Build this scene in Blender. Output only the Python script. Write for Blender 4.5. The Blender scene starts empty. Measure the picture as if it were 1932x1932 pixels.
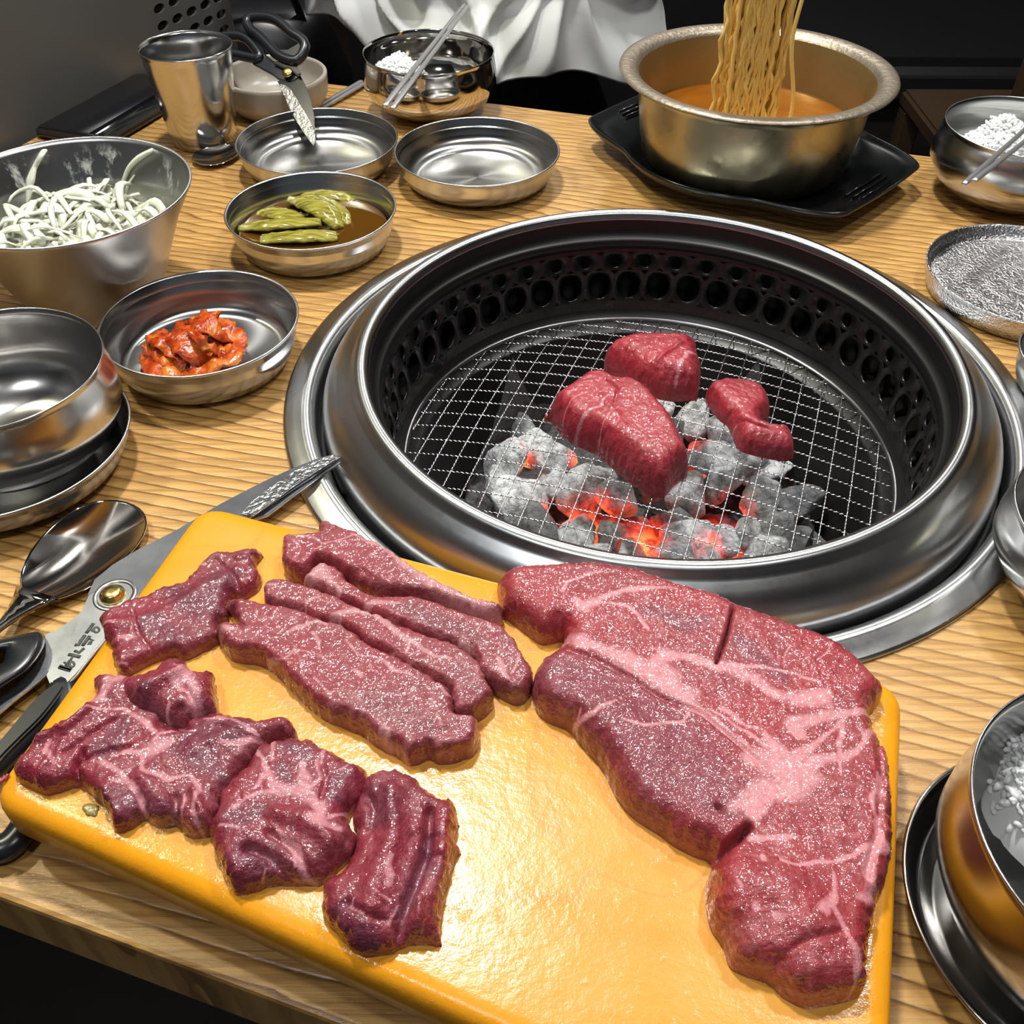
import bpy, bmesh, math, random
import numpy as np
from mathutils import Vector, Matrix, noise as mnoise
random.seed(7); RNG = np.random.default_rng(7)
S = bpy.context.scene; COL = S.collection
PI = math.pi
TZ = 0.75                      # table top above the floor; local z=0 is the table top
# ------------------------------------------------------------ camera
F, PITCH, ROLL, HC = 1850.0, math.radians(43.5), math.radians(0.3), 0.38
cp, sp = math.cos(PITCH), math.sin(PITCH)
_fw = Vector((0, cp, -sp)); _up0 = Vector((0, sp, cp)); _rt0 = Vector((1, 0, 0))
_rt = math.cos(ROLL)*_rt0 + math.sin(ROLL)*_up0
_up = -math.sin(ROLL)*_rt0 + math.cos(ROLL)*_up0
cd = bpy.data.cameras.new('camera'); cam = bpy.data.objects.new('camera', cd); COL.objects.link(cam)
cam.matrix_world = Matrix(((_rt.x, _up.x, -_fw.x, 0), (_rt.y, _up.y, -_fw.y, 0), (_rt.z, _up.z, -_fw.z, HC+TZ), (0, 0, 0, 1)))
cd.sensor_width = 36; cd.lens = 36*F/1932; cd.clip_start = 0.01; cd.clip_end = 50
S.camera = cam
# ------------------------------------------------------------ light and exposure
S.view_settings.view_transform = 'Standard'; S.view_settings.look = 'None'
S.view_settings.exposure = 0.0; S.view_settings.gamma = 1.0; S.view_settings.use_curve_mapping = False
w = bpy.data.worlds.new('world'); S.world = w; w.use_nodes = True
w.node_tree.nodes['Background'].inputs[0].default_value = (0.80, 0.90, 1.0, 1)
w.node_tree.nodes['Background'].inputs[1].default_value = 0.085
def area(name, loc, size, power, color, target=(0.05, 0.5, 0), shape='DISK', sy=None):
    l = bpy.data.lights.new(name, 'AREA'); l.shape = shape; l.size = size
    if sy: l.size_y = sy
    l.energy = power; l.color = color
    o = bpy.data.objects.new(name, l); COL.objects.link(o)
    o.location = (loc[0], loc[1], loc[2]+TZ)
    d = Vector(target) - Vector(loc)
    o.rotation_euler = d.to_track_quat('-Z', 'Y').to_euler()
    return o
area('ceiling_lamp', (-0.22, 0.98, 1.65), 0.15, 27, (1.0, 0.98, 0.95))
area('ceiling_lamp', (-0.98, 0.86, 1.60), 0.10, 11, (1.0, 0.95, 0.68))
area('ceiling_lamp', (0.75, 0.95, 1.65), 0.13, 11, (1.0, 0.97, 0.93))
area('ceiling_lamp', (0.35, 2.1, 1.6), 0.20, 12, (1.0, 0.98, 0.94))
area('ceiling_lamp', (-0.5, -0.35, 1.6), 0.22, 6, (0.95, 0.98, 1.0))
area('ceiling_lamp', (0.55, -0.1, 1.6), 0.14, 5, (1.0, 0.97, 0.92))

# ------------------------------------------------------------ pixel -> place on a level plane (frame 1932x1932)
def ray(px, py): return _rt*((px-966)/F) - _up*((py-966)/F) + _fw
def P(px, py, z=0.0):
    d = ray(px, py); t = (z-HC)/d.z
    return Vector((d.x*t, d.y*t, z))
def PP(px, py, o, n):
    d = ray(px, py); O = Vector((0, 0, HC))
    return O + d*((Vector(o)-O).dot(n)/d.dot(n))
def Z(ox, oy, s, pts): return [(ox+p[0]/s, oy+p[1]/s) + tuple(q/s for q in p[2:]) for p in pts]

# ------------------------------------------------------------ materials
class NT:
    def __init__(s, name):
        s.m = bpy.data.materials.new(name); s.m.use_nodes = True
        s.t = s.m.node_tree; s.b = s.t.nodes['Principled BSDF']
        s.tc = None
    def n(s, typ, **kw):
        x = s.t.nodes.new(typ)
        for k, v in kw.items():
            if k.startswith('i_'): x.inputs[k[2:].replace('_', ' ')].default_value = v
            else: setattr(x, k, v)
        return x
    def l(s, a, b): s.t.links.new(a, b)
    def obj(s):
        if not s.tc: s.tc = s.n('ShaderNodeTexCoord')
        return s.tc.outputs['Object']
    def mapping(s, scale=(1, 1, 1), rot=(0, 0, 0)):
        m = s.n('ShaderNodeMapping'); s.l(s.obj(), m.inputs['Vector'])
        m.inputs['Scale'].default_value = scale; m.inputs['Rotation'].default_value = rot
        return m.outputs[0]
    def noise(s, scale, detail=3, vec=None, rough=0.5, dist=0.0):
        x = s.n('ShaderNodeTexNoise'); x.inputs['Scale'].default_value = scale
        x.inputs['Detail'].default_value = detail; x.inputs['Roughness'].default_value = rough
        x.inputs['Distortion'].default_value = dist
        s.l(vec or s.obj(), x.inputs['Vector']); return x.outputs['Fac']
    def ramp(s, fac, stops):
        x = s.n('ShaderNodeValToRGB'); r = x.color_ramp
        while len(r.elements) < len(stops): r.elements.new(0.5)
        for e, (p, c) in zip(r.elements, stops):
            e.position = p; e.color = (c if isinstance(c, tuple) else (c, c, c)) + (1,)
        s.l(fac, x.inputs[0]); return x.outputs[0]
    def math(s, op, a, b=None, c=None):
        x = s.n('ShaderNodeMath', operation=op)
        for i, v in enumerate((a, b, c)):
            if v is None: continue
            if isinstance(v, (int, float)): x.inputs[i].default_value = v
            else: s.l(v, x.inputs[i])
        return x.outputs[0]
    def mix(s, fac, a, b, mode='MIX'):
        x = s.n('ShaderNodeMix', data_type='RGBA', blend_type=mode)
        for i, v in ((0, fac), (6, a), (7, b)):
            if isinstance(v, (int, float)): x.inputs[i].default_value = v
            elif isinstance(v, tuple): x.inputs[i].default_value = v + (1,)
            else: s.l(v, x.inputs[i])
        return x.outputs[2]
    def attr(s, name):
        x = s.n('ShaderNodeAttribute', attribute_name=name); return x.outputs['Fac']
    def bump(s, h, strength, dist=0.001, prev=None):
        x = s.n('ShaderNodeBump'); x.inputs['Strength'].default_value = strength
        x.inputs['Distance'].default_value = dist; s.l(h, x.inputs['Height'])
        if prev: s.l(prev, x.inputs['Normal'])
        return x.outputs[0]
    def set(s, **kw):
        for k, v in kw.items():
            k = k.replace('_', ' ')
            if isinstance(v, (int, float)): s.b.inputs[k].default_value = v
            elif isinstance(v, tuple): s.b.inputs[k].default_value = v + (1,) if len(v) == 3 and k not in ('Subsurface Radius',) else v
            else: s.l(v, s.b.inputs[k])
        return s

def simple(name, col, rough=0.5, metal=0.0, **kw):
    m = NT(name); m.set(Base_Color=col, Roughness=rough, Metallic=metal, **kw); return m.m

def steel(name, col=(0.60, 0.60, 0.59), rough=0.2, brush=0.0, smear=0.35, bscale=(60, 60, 900), bump=0.0, bumpscale=500, aniso=0.0):
    m = NT(name)
    n1 = m.noise(35, 5, rough=0.65)
    r = m.ramp(n1, [(0.3, max(rough-0.06*smear, 0.03)), (0.75, rough+0.09*smear)])
    if brush:
        n2 = m.noise(1.0, 3, vec=m.mapping(bscale))
        r = m.math('ADD', r, m.math('MULTIPLY', n2, brush))
    c = m.mix(m.ramp(m.noise(9, 3), [(0.35, 0.0), (0.75, 1.0)]), col, tuple(c*0.93 for c in col))
    m.set(Base_Color=c, Metallic=1.0, Roughness=r)
    if aniso:
        tn = m.n('ShaderNodeTangent', direction_type='RADIAL', axis='Z'); m.l(tn.outputs[0], m.b.inputs['Tangent'])
        m.set(Anisotropic=aniso)
    if bump:
        m.l(m.bump(m.noise(bumpscale, 2), bump, 0.0013), m.b.inputs['Normal'])
    elif not aniso:
        m.l(m.bump(m.noise(14, 2), 0.08, 0.0012), m.b.inputs['Normal'])
    return m.m
M = {}
M['steel'] = steel('polished_steel', rough=0.13)
M['dish_steel'] = steel('dish_steel', rough=0.215, aniso=0.85, smear=0.1)
M['cloudy'] = steel('cloudy_steel', (0.56, 0.55, 0.54), rough=0.2, aniso=0.4)
M['bowl_steel'] = steel('bowl_steel', rough=0.30, aniso=0.8)
M['brushed'] = steel('brushed_steel', (0.52, 0.53, 0.54), rough=0.27, brush=0.06, bscale=(300, 300, 300), aniso=0.75)
M['dull'] = steel('dull_grey_steel', (0.36, 0.36, 0.36), rough=0.34, brush=0.1)
M['speckled'] = steel('speckled_steel', (0.66, 0.66, 0.67), rough=0.22, bump=0.8, bumpscale=620)
M['mirror'] = steel('mirror_steel', (0.66, 0.64, 0.61), rough=0.07)
M['brass'] = steel('brass', (0.72, 0.52, 0.18), rough=0.25)
M['black_plastic'] = simple('black_plastic', (0.012, 0.014, 0.017), 0.28)
M['black_leather'] = simple('black_leather', (0.01, 0.01, 0.012), 0.35)
M['ink'] = simple('engraved_ink', (0.05, 0.06, 0.05), 0.6)
M['ceramic'] = simple('cream_ceramic', (0.40, 0.36, 0.30), 0.3)
M['glass_black'] = simple('black_glass', (0.005, 0.005, 0.007), 0.06)
M['stick'] = simple('chopstick_steel', (0.55, 0.55, 0.56), 0.32, 0.85)
M['rice'] = simple('rice', (0.86, 0.88, 0.88), 0.35, Subsurface_Weight=0.6, Subsurface_Radius=(0.006, 0.006, 0.006))

def wood_material():
    m = NT('table_wood'); rot = (0, 0, math.radians(17))
    v = m.mapping((1, 1, 1), rot)
    big = m.noise(1, 2, vec=m.mapping((1.9, 5.5, 2), rot))
    wob = m.noise(1, 3, vec=m.mapping((5, 70, 8), rot))
    sx = m.n('ShaderNodeSeparateXYZ'); m.l(v, sx.inputs[0])
    y = m.math('ADD', m.math('MULTIPLY', sx.outputs[1], 112.0), m.math('MULTIPLY', big, 7.5))
    y = m.math('ADD', y, m.math('MULTIPLY', wob, 0.8))
    saw = m.math('FRACT', y)
    ring = m.ramp(saw, [(0.0, 0.30), (0.10, 0.9), (0.45, 0.75), (0.80, 0.35), (0.93, 0.0)])
    patch = m.ramp(m.noise(1, 2, vec=m.mapping((3, 9, 3), rot)), [(0.30, 0.45), (0.55, 1.0)])
    fib = m.noise(1, 5, vec=m.mapping((22, 1000, 40), rot), rough=0.65)
    fine = m.noise(1, 3, vec=m.mapping((5, 300, 10), rot))
    light, mid, dark = (0.62, 0.375, 0.125), (0.45, 0.235, 0.055), (0.13, 0.052, 0.010)
    c = m.ramp(ring, [(0.0, dark), (0.35, mid), (1.0, light)])
    c = m.mix(patch, m.mix(fine, (0.42, 0.215, 0.055), (0.60, 0.35, 0.11)), c)
    c = m.mix(m.ramp(fine, [(0.40, 0.55), (0.54, 0.0)]), c, (0.25, 0.115, 0.03))
    c = m.mix(m.math('MULTIPLY', fib, 0.14), c, (0.78, 0.53, 0.26))
    m.set(Base_Color=c, Roughness=m.ramp(fib, [(0.3, 0.17), (0.7, 0.34)]))
    m.b.inputs['Specular IOR Level'].default_value = 0.6
    nb = m.bump(m.math('ADD', ring, m.math('MULTIPLY', fib, 0.6)), 0.65, 0.0006)
    m.l(nb, m.b.inputs['Normal'])
    return m.m
M['wood'] = wood_material()

def board_material():
    m = NT('cutting_board_resin')
    e = m.attr('edge')
    n1 = m.noise(9, 4, rough=0.6); n2 = m.noise(1, 3, vec=m.mapping((12, 90, 20), (0, 0, math.radians(18))))
    face = m.mix(n1, (0.76, 0.395, 0.078), (0.66, 0.30, 0.050))
    face = m.mix(m.ramp(n2, [(0.45, 0.0), (0.7, 0.45)]), face, (0.68, 0.29, 0.035))
    # long dark knife marks and stains
    st = m.noise(7, 2, dist=0.6)
    face = m.mix(m.ramp(st, [(0.493, 0.0), (0.5, 0.22), (0.507, 0.0)]), face, (0.35, 0.16, 0.02))
    c = m.mix(e, face, (0.75, 0.31, 0.012))
    wet = m.noise(140, 4, rough=0.7)
    m.set(Base_Color=c, Roughness=m.ramp(m.noise(26, 4), [(0.38, 0.17), (0.62, 0.28)]))
    m.b.inputs['Subsurface Weight'].default_value = 0.12
    m.b.inputs['Specular IOR Level'].default_value = 0.38
    m.b.inputs['Subsurface Radius'].default_value = (0.006, 0.003, 0.001)
    nb = m.bump(m.ramp(wet, [(0.3, 0.0), (0.62, 0.4), (0.75, 1.0)]), 0.24, 0.0010)
    nb = m.bump(m.noise(30, 2), 0.25, 0.002, nb)
    m.l(nb, m.b.inputs['Normal'])
    return m.m
M['board'] = board_material()

def tuple_mul(m, c, f):
    return m.mix(1.0, c, (f, f*0.8, f*0.85), 'MULTIPLY')
def meat_material(name, red, dark, fatcol, net=0.5, netscale=55, wet=0.30, grain=(180, 900, 200), grot=0.0, fine=0.5):
    m = NT(name)
    fat = m.attr('fat'); dk = m.attr('dark')
    warp = m.n('ShaderNodeTexNoise'); warp.inputs['Scale'].default_value = 60; warp.inputs['Detail'].default_value = 3
    m.l(m.obj(), warp.inputs['Vector'])
    vm = m.n('ShaderNodeVectorMath', operation='SCALE'); vm.inputs['Scale'].default_value = 0.022; m.l(warp.outputs['Color'], vm.inputs[0])
    va = m.n('ShaderNodeVectorMath', operation='ADD'); m.l(m.obj(), va.inputs[0]); m.l(vm.outputs[0], va.inputs[1])
    def net_at(scale, width):
        v = m.n('ShaderNodeTexVoronoi', feature='DISTANCE_TO_EDGE'); v.inputs['Scale'].default_value = scale
        m.l(va.outputs[0], v.inputs['Vector'])
        return m.ramp(v.outputs['Distance'], [(0.0, 1.0), (width, 0.45), (width*2.6, 0.0)])
    mask = m.ramp(m.noise(24, 3), [(0.42, 0.0), (0.62, 1.0)])
    n_big = m.math('MULTIPLY', m.math('MULTIPLY', net_at(netscale, 0.028), mask), net*0.8)
    n_small = m.math('MULTIPLY', m.math('MULTIPLY', net_at(netscale*3.1, 0.05), m.ramp(m.noise(40, 3), [(0.5, 0.0), (0.68, 1.0)])), net*fine)
    fleck = m.ramp(m.noise(330, 3, rough=0.6), [(0.6, 0.0), (0.74, 0.55*net)])
    base = m.mix(m.ramp(m.noise(30, 4, rough=0.6), [(0.35, 0.0), (0.65, 1.0)]), red, tuple(0.74*c for c in red))
    fib = m.noise(1, 3, vec=m.mapping(grain, (0, 0, grot)))
    base = m.mix(m.ramp(fib, [(0.45, 0.0), (0.75, 0.18)]), base, tuple(min(1, c*1.35+0.02) for c in red))
    base = m.mix(m.math('MULTIPLY', dk, 0.85), base, dark)
    nz1 = m.math('ADD', m.math('MULTIPLY', m.math('SUBTRACT', m.noise(130, 6, rough=0.75), 0.5), 1.7), m.math('MULTIPLY', m.math('SUBTRACT', m.noise(45, 3), 0.5), 0.9))
    thr = m.math('ADD', fat, nz1)
    fmask = m.ramp(thr, [(0.36, 0.0), (0.56, 0.42), (0.92, 0.92)])
    fmask = m.math('MULTIPLY', fmask, m.ramp(fat, [(0.02, 0.0), (0.12, 1.0)]))
    fm = m.math('MAXIMUM', m.math('MAXIMUM', n_big, n_small), m.math('MAXIMUM', fleck, fmask))
    mott = m.ramp(m.noise(230, 4, rough=0.7), [(0.34, 0.0), (0.66, 1.0)])
    base = m.mix(mott, tuple_mul(m, base, 0.76), base)
    frost = m.ramp(m.noise(1, 4, vec=m.mapping((90, 260, 120), (0, 0, grot)), rough=0.7), [(0.5, 0.0), (0.75, 0.2)])
    base = m.mix(m.math('MULTIPLY', frost, m.ramp(m.noise(22, 2), [(0.42, 0.0), (0.6, 1.0)])), base, tuple(0.5*c+0.12 for c in fatcol))
    c = m.mix(fm, base, m.mix(m.noise(90, 3), fatcol, tuple(x*0.66 for x in fatcol)))
    m.set(Base_Color=c, Roughness=m.ramp(m.noise(120, 3), [(0.3, wet+0.02), (0.7, wet+0.22)]))
    m.b.inputs['Subsurface Weight'].default_value = 0.12
    m.b.inputs['Subsurface Radius'].default_value = (0.005, 0.0012, 0.001)
    m.b.inputs['Specular IOR Level'].default_value = 0.5
    m.b.inputs['Coat Weight'].default_value = 1.0; m.b.inputs['Coat Roughness'].default_value = 0.06
    b1 = m.bump(m.noise(560, 4, rough=0.75), 0.55, 0.0010)
    b2 = m.bump(fib, 0.3, 0.0009, b1)
    b3 = m.bump(m.noise(110, 5, rough=0.6), 0.5, 0.0030, b2)
    m.l(b3, m.b.inputs['Normal'])
    cb = m.bump(m.noise(260, 2, rough=0.55), 0.75, 0.0022)
    m.l(cb, m.b.inputs['Coat Normal'])
    return m.m
FATC = (0.66, 0.27, 0.30)
M['steak'] = meat_material('raw_steak', (0.37, 0.028, 0.040), (0.20, 0.028, 0.048), (0.72, 0.29, 0.32), 0.34, 48, 0.36, grot=0.6)
M['strip'] = meat_material('marbled_beef_strip', (0.31, 0.036, 0.052), (0.20, 0.036, 0.050), (0.62, 0.27, 0.29), 0.50, 50, 0.38, grot=0.9, fine=0.6)
M['flap'] = meat_material('dark_beef_slice', (0.27, 0.022, 0.043), (0.15, 0.020, 0.046), (0.66, 0.27, 0.31), 0.22, 45, 0.32, grot=0.3, fine=0.7)
M['grilled'] = meat_material('raw_beef_on_grill', (0.44, 0.026, 0.045), (0.28, 0.028, 0.045), (0.68, 0.25, 0.28), 0.18, 60, 0.32, grot=1.2)

# ------------------------------------------------------------ object helpers
def link(name, me, mat, parent=None, smooth=True):
    o = bpy.data.objects.new(name, me); COL.objects.link(o)
    if mat: me.materials.append(mat)
    if smooth:
        me.polygons.foreach_set('use_smooth', [True]*len(me.polygons))
    if parent is not None: o.parent = parent
    return o
def sharp(me, ang=40):
    me.set_sharp_from_angle(angle=math.radians(ang))
def tag(o, label=None, cat=None, group=None, kind=None):
    if label: o['label'] = label
    if cat: o['category'] = cat
    if group: o['group'] = group
    if kind: o['kind'] = kind
    return o
def thing(name, label, cat, loc=(0, 0, 0), group=None):
    o = bpy.data.objects.new(name, None); COL.objects.link(o)
    o.empty_display_size = 0.02
    o.location = (loc[0], loc[1], loc[2]+TZ)
    return tag(o, label, cat, group)
def mesh_np(name, V, Fc):
    me = bpy.data.meshes.new(name); me.from_pydata([tuple(v) for v in V], [], [tuple(int(i) for i in f) for f in Fc]); me.update()
    return me
def top(name, me, mat, loc, label=None, cat=None, group=None, kind=None, smooth=True):
    """a single mesh thing: mesh is in coordinates relative to loc"""
    o = link(name, me, mat, None, smooth); o.location = (loc[0], loc[1], loc[2]+TZ)
    return tag(o, label, cat, group, kind)

def lathe_mesh(name, prof, seg=96, closed=False, fn=None, ang0=0):
    V = []; Fc = []
    n = len(prof)
    for i, (r, z) in enumerate(prof):
        for k in range(seg):
            a = 2*PI*k/seg + ang0
            x, y, zz = r*math.cos(a), r*math.sin(a), z
            if fn: x, y, zz = fn(x, y, zz, a, r)
            V.append((x, y, zz))
    for i in range(n-1 if not closed else n):
        j = (i+1) % n
        for k in range(seg):
            k2 = (k+1) % seg
            Fc.append((i*seg+k, i*seg+k2, j*seg+k2, j*seg+k))
    if not closed:
        if prof[0][0] < 1e-3 or True:
            if prof[0][0] < 0.002: Fc.append(tuple(range(seg))[::-1])
            if prof[-1][0] < 0.002: Fc.append(tuple((n-1)*seg+k for k in range(seg)))
    return mesh_np(name, V, Fc)

def cat(pts, closed=True, per=8):
    """Catmull-Rom through 2D/3D points"""
    A = np.array(pts, float); n = len(A); out = []
    rng = range(n) if closed else range(n-1)
    for i in rng:
        if closed: p0, p1, p2, p3 = A[(i-1) % n], A[i], A[(i+1) % n], A[(i+2) % n]
        else: p0, p1, p2, p3 = A[max(i-1, 0)], A[i], A[i+1], A[min(i+2, n-1)]
        for k in range(per):
            t = k/per
            out.append(0.5*((2*p1)+(-p0+p2)*t+(2*p0-5*p1+4*p2-p3)*t*t+(-p0+3*p1-3*p2+p3)*t**3))
    if not closed: out.append(A[-1])
    return np.array(out)

def tube_into(V, Fc, pts, rad, sides=8, flat=1.0, upv=None, caps=True):
    """tube along pts; rad number or list; flat squashes along the 'up' axis"""
    pts = [Vector(p) for p in pts]; n = len(pts)
    if isinstance(rad, (int, float)): rad = [rad]*n
    base = len(V)
    T = [(pts[min(i+1, n-1)]-pts[max(i-1, 0)]).normalized() for i in range(n)]
    u = Vector(upv) if upv else Vector((0, 0, 1))
    if abs(T[0].dot(u)) > 0.95: u = Vector((0, 1, 0.1))
    for i in range(n):
        s = T[i].cross(u)
        if s.length < 1e-6: s = Vector((1, 0, 0))
        s.normalize(); uu = s.cross(T[i]).normalized()
        if not upv: u = uu
        for k in range(sides):
            a = 2*PI*k/sides
            V.append(tuple(pts[i] + s*(math.cos(a)*rad[i]) + uu*(math.sin(a)*rad[i]*flat)))
    for i in range(n-1):
        for k in range(sides):
            k2 = (k+1) % sides
            Fc.append((base+i*sides+k, base+i*sides+k2, base+(i+1)*sides+k2, base+(i+1)*sides+k))
    if caps:
        Fc.append(tuple(base+k for k in range(sides))[::-1])
        Fc.append(tuple(base+(n-1)*sides+k for k in range(sides)))
def tube(name, pts, rad, mat, parent=None, sides=8, flat=1.0, upv=None):
    V, Fc = [], []; tube_into(V, Fc, pts, rad, sides, flat, upv)
    return link(name, mesh_np(name, V, Fc), mat, parent)
def closed_tube(name, pts, rad, mat, parent=None, sides=10, flat=1.0):
    n = len(pts); pts = [Vector(p) for p in pts]; V, Fc = [], []
    for i in range(n):
        T = (pts[(i+1) % n]-pts[i-1]).normalized(); s = T.cross(Vector((0, 0, 1)))
        if s.length < 1e-4: s = Vector((1, 0, 0))
        s.normalize(); u = s.cross(T)
        r = rad if isinstance(rad, (int, float)) else rad[i]
        for k in range(sides):
            a = 2*PI*k/sides; V.append(tuple(pts[i]+s*math.cos(a)*r+u*math.sin(a)*r*flat))
    for i in range(n):
        j = (i+1) % n
        for k in range(sides):
            k2 = (k+1) % sides
            Fc.append((i*sides+k, i*sides+k2, j*sides+k2, j*sides+k))
    return link(name, mesh_np(name, V, Fc), mat, parent)

def extrude_mesh(name, P3, nvec, thick, bevel=0.0):
    """closed 3D polygon P3 (top face), thickened along -nvec with a small chamfer"""
    P3 = [Vector(p) for p in P3]; nvec = Vector(nvec).normalized()
    c = sum(P3, Vector())/len(P3)
    bm = bmesh.new()
    top = [bm.verts.new(p) for p in P3]; bot = [bm.verts.new(p-nvec*thick) for p in P3]
    n = len(P3)
    f = bm.faces.new(top); g = bm.faces.new(bot[::-1])
    for i in range(n): bm.faces.new((top[i], bot[i], bot[(i+1) % n], top[(i+1) % n]))
    bmesh.ops.recalc_face_normals(bm, faces=bm.faces)
    if bevel:
        ed = [e for e in bm.edges if any(q in (f, g) for q in e.link_faces)]
        try: bmesh.ops.bevel(bm, geom=ed, offset=bevel, segments=2, affect='EDGES', clamp_overlap=True)
        except Exception: pass
    bmesh.ops.triangulate(bm, faces=[q for q in bm.faces if len(q.verts) > 4])
    me = bpy.data.meshes.new(name); bm.to_mesh(me); bm.free()
    return me

# ---- vectorised value noise
_perm = RNG.random((64, 64, 64))
def vnoise(X, Y, W, s):
    def q(a): return np.asarray(a, float)*s
    x, y, z = q(X)+100, q(Y)+100, q(W)+100
    xi, yi, zi = np.floor(x).astype(int), np.floor(y).astype(int), np.floor(z).astype(int)
    fx, fy, fz = x-xi, y-yi, z-zi
    fx, fy, fz = [t*t*(3-2*t) for t in (fx, fy, fz)]
    def g(a, b, c): return _perm[(xi+a) & 63, (yi+b) & 63, (zi+c) & 63]
    def L(a, b, t): return a+(b-a)*t
    return L(L(L(g(0,0,0), g(1,0,0), fx), L(g(0,1,0), g(1,1,0), fx), fy), L(L(g(0,0,1), g(1,0,1), fx), L(g(0,1,1), g(1,1,1), fx), fy), fz)-0.5

def seg_dist(Q, A, wA=None):
    """distance of points Q (n,2) to polyline A (m,2) ; with widths returns d/width min"""
    best = np.full(len(Q), 1e9)
    for i in range(len(A)-1):
        a, b = A[i, :2], A[i+1, :2]; ab = b-a; L = max(ab@ab, 1e-12)
        t = np.clip(((Q-a)@ab)/L, 0, 1)
        d = np.hypot(*(Q-(a+t[:, None]*ab)).T)
        if wA is not None: d = d/(wA[i]+(wA[i+1]-wA[i])*t)
        best = np.minimum(best, d)
    return best

def attr_float(me, name, vals):
    a = me.attributes.new(name, 'FLOAT', 'POINT'); a.data.foreach_set('value', np.asarray(vals, np.float32))

def slab(name, px_outline, z0, T, w, mat, label, cat_, fat=(), dark=(), relief=(), group=None, cell=0.0008,
         rag=0.0, amp=0.0006, zbase=None, seed=0, tilt=(0, 0), hfn=None, under=0.0, kfar=0.5, knear=0.0, grow=0.0):
    """a piece of meat: a rounded slab grown over its traced footprint, with folds, cuts and fat seams"""
    O = cat(px_outline, True, 5)
    c = O.mean(0)
    # outward normals in the picture: the far rim of the slab is seen at its top, the near rim at its foot
    d = np.roll(O, -1, 0)-np.roll(O, 1, 0); nrm = np.stack([d[:, 1], -d[:, 0]], 1)
    area_ = 0.5*np.sum(O[:, 0]*np.roll(O[:, 1], -1)-np.roll(O[:, 0], -1)*O[:, 1])
    if area_ < 0: nrm = -nrm
    nrm /= np.maximum(np.hypot(nrm[:, 0], nrm[:, 1]), 1e-6)[:, None]
    k = np.clip(0.5-0.5*nrm[:, 1], 0, 1)         # 1 = far side
    if grow:
        O = O + nrm*(grow*(1-k))[:, None]
    zz = z0 + T*(knear+(kfar-knear)*k)
    B = np.array([P(O[i, 0], O[i, 1], zz[i])[:2] for i in range(len(O))])
    if rag:
        s = np.linspace(0, 1, len(B), endpoint=False)
        nn = vnoise(B[:, 0], B[:, 1], np.full(len(B), seed*3.1), 260)+0.6*vnoise(B[:, 0], B[:, 1], np.full(len(B), seed*3.1+9), 700)
        dB = np.roll(B, -1, 0)-np.roll(B, 1, 0); nb = np.stack([dB[:, 1], -dB[:, 0]], 1); nb /= np.maximum(np.hypot(*nb.T), 1e-9)[:, None]
        B = B+nb*(nn*rag)[:, None]
    cen = B.mean(0)
    lo, hi = B.min(0)-2*cell, B.max(0)+2*cell
    nx, ny = int((hi[0]-lo[0])/cell)+2, int((hi[1]-lo[1])/cell)+2
    gx, gy = np.meshgrid(lo[0]+np.arange(nx)*cell, lo[1]+np.arange(ny)*cell, indexing='ij')
    Q = np.stack([gx.ravel(), gy.ravel()], 1)
    # signed distance + nearest boundary point
    best = np.full(len(Q), 1e9); near = np.zeros_like(Q); inside = np.zeros(len(Q), bool)
    m = len(B)
    for i in range(m):
        a, b = B[i], B[(i+1) % m]; ab = b-a; L = max(ab@ab, 1e-14)
        t = np.clip(((Q-a)@ab)/L, 0, 1); pt = a+t[:, None]*ab; dd = np.hypot(*(Q-pt).T)
        u = dd < best; best[u] = dd[u]; near[u] = pt[u]
        cr = ((a[1] > Q[:, 1]) != (b[1] > Q[:, 1]))
        if cr.any():
            xi = a[0]+(Q[:, 1]-a[1])*(b[0]-a[0])/((b[1]-a[1]) if abs(b[1]-a[1]) > 1e-15 else 1e-15)
            inside ^= cr & (Q[:, 0] < xi)
    sd = np.where(inside, best, -best)
    snap = (sd > -0.75*cell) & (sd < 0.3*cell)
    keep = (sd >= 0.3*cell) | snap
    sdc = np.clip(sd, 0, None); sdc[snap] = 0
    s = np.minimum(sdc/w, 1.0)
    off = w*(1-np.cos(s*PI/2)); off = np.where(s >= 1, sdc, off)
    dirv = np.where(sdc[:, None] > 1e-9, (Q-near)/np.maximum(best, 1e-9)[:, None], 0)
    X = np.where((s < 1)[:, None], near+dirv*(off[:, None]-under*np.sin(s*PI)[:, None]), Q)
    X = X + dirv*((vnoise(Q[:, 0], Q[:, 1], np.full(len(Q), seed*2.3), 420)+0.6*vnoise(Q[:, 0], Q[:, 1], s*3.0+seed, 900))*0.0016*(s < 1)*np.sin(s*PI))[:, None]
    H = np.sin(s*PI/2)**0.9*T
    nz = vnoise(Q[:, 0], Q[:, 1], np.full(len(Q), seed*1.7), 70)*1.6+vnoise(Q[:, 0], Q[:, 1], np.full(len(Q), seed*1.7+4), 190)*0.8+vnoise(Q[:, 0], Q[:, 1], np.full(len(Q), seed), 520)*0.7+vnoise(Q[:, 0], Q[:, 1], np.full(len(Q), seed+3), 900)*0.4
    H = H + nz*amp*np.minimum(s*2, 1)
    zt = z0+T
    def poly(pl):
        A = np.array([list(P(p[0], p[1], zt)[:2])+[p[2]] for p in pl]); return A
    scale = 0.42/F                # width in pixels -> metres at this distance
    for pl, hgt in relief:
        A = poly(pl); dn = seg_dist(Q, A, A[:, 2]*scale)
        H = H + hgt*np.exp(-(dn*1.6)**2)*np.minimum(s*1.5, 1)
    H = np.maximum(H, 0)
    H = H + s*((Q[:, 0]-cen[0])*tilt[0]+(Q[:, 1]-cen[1])*tilt[1])
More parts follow.
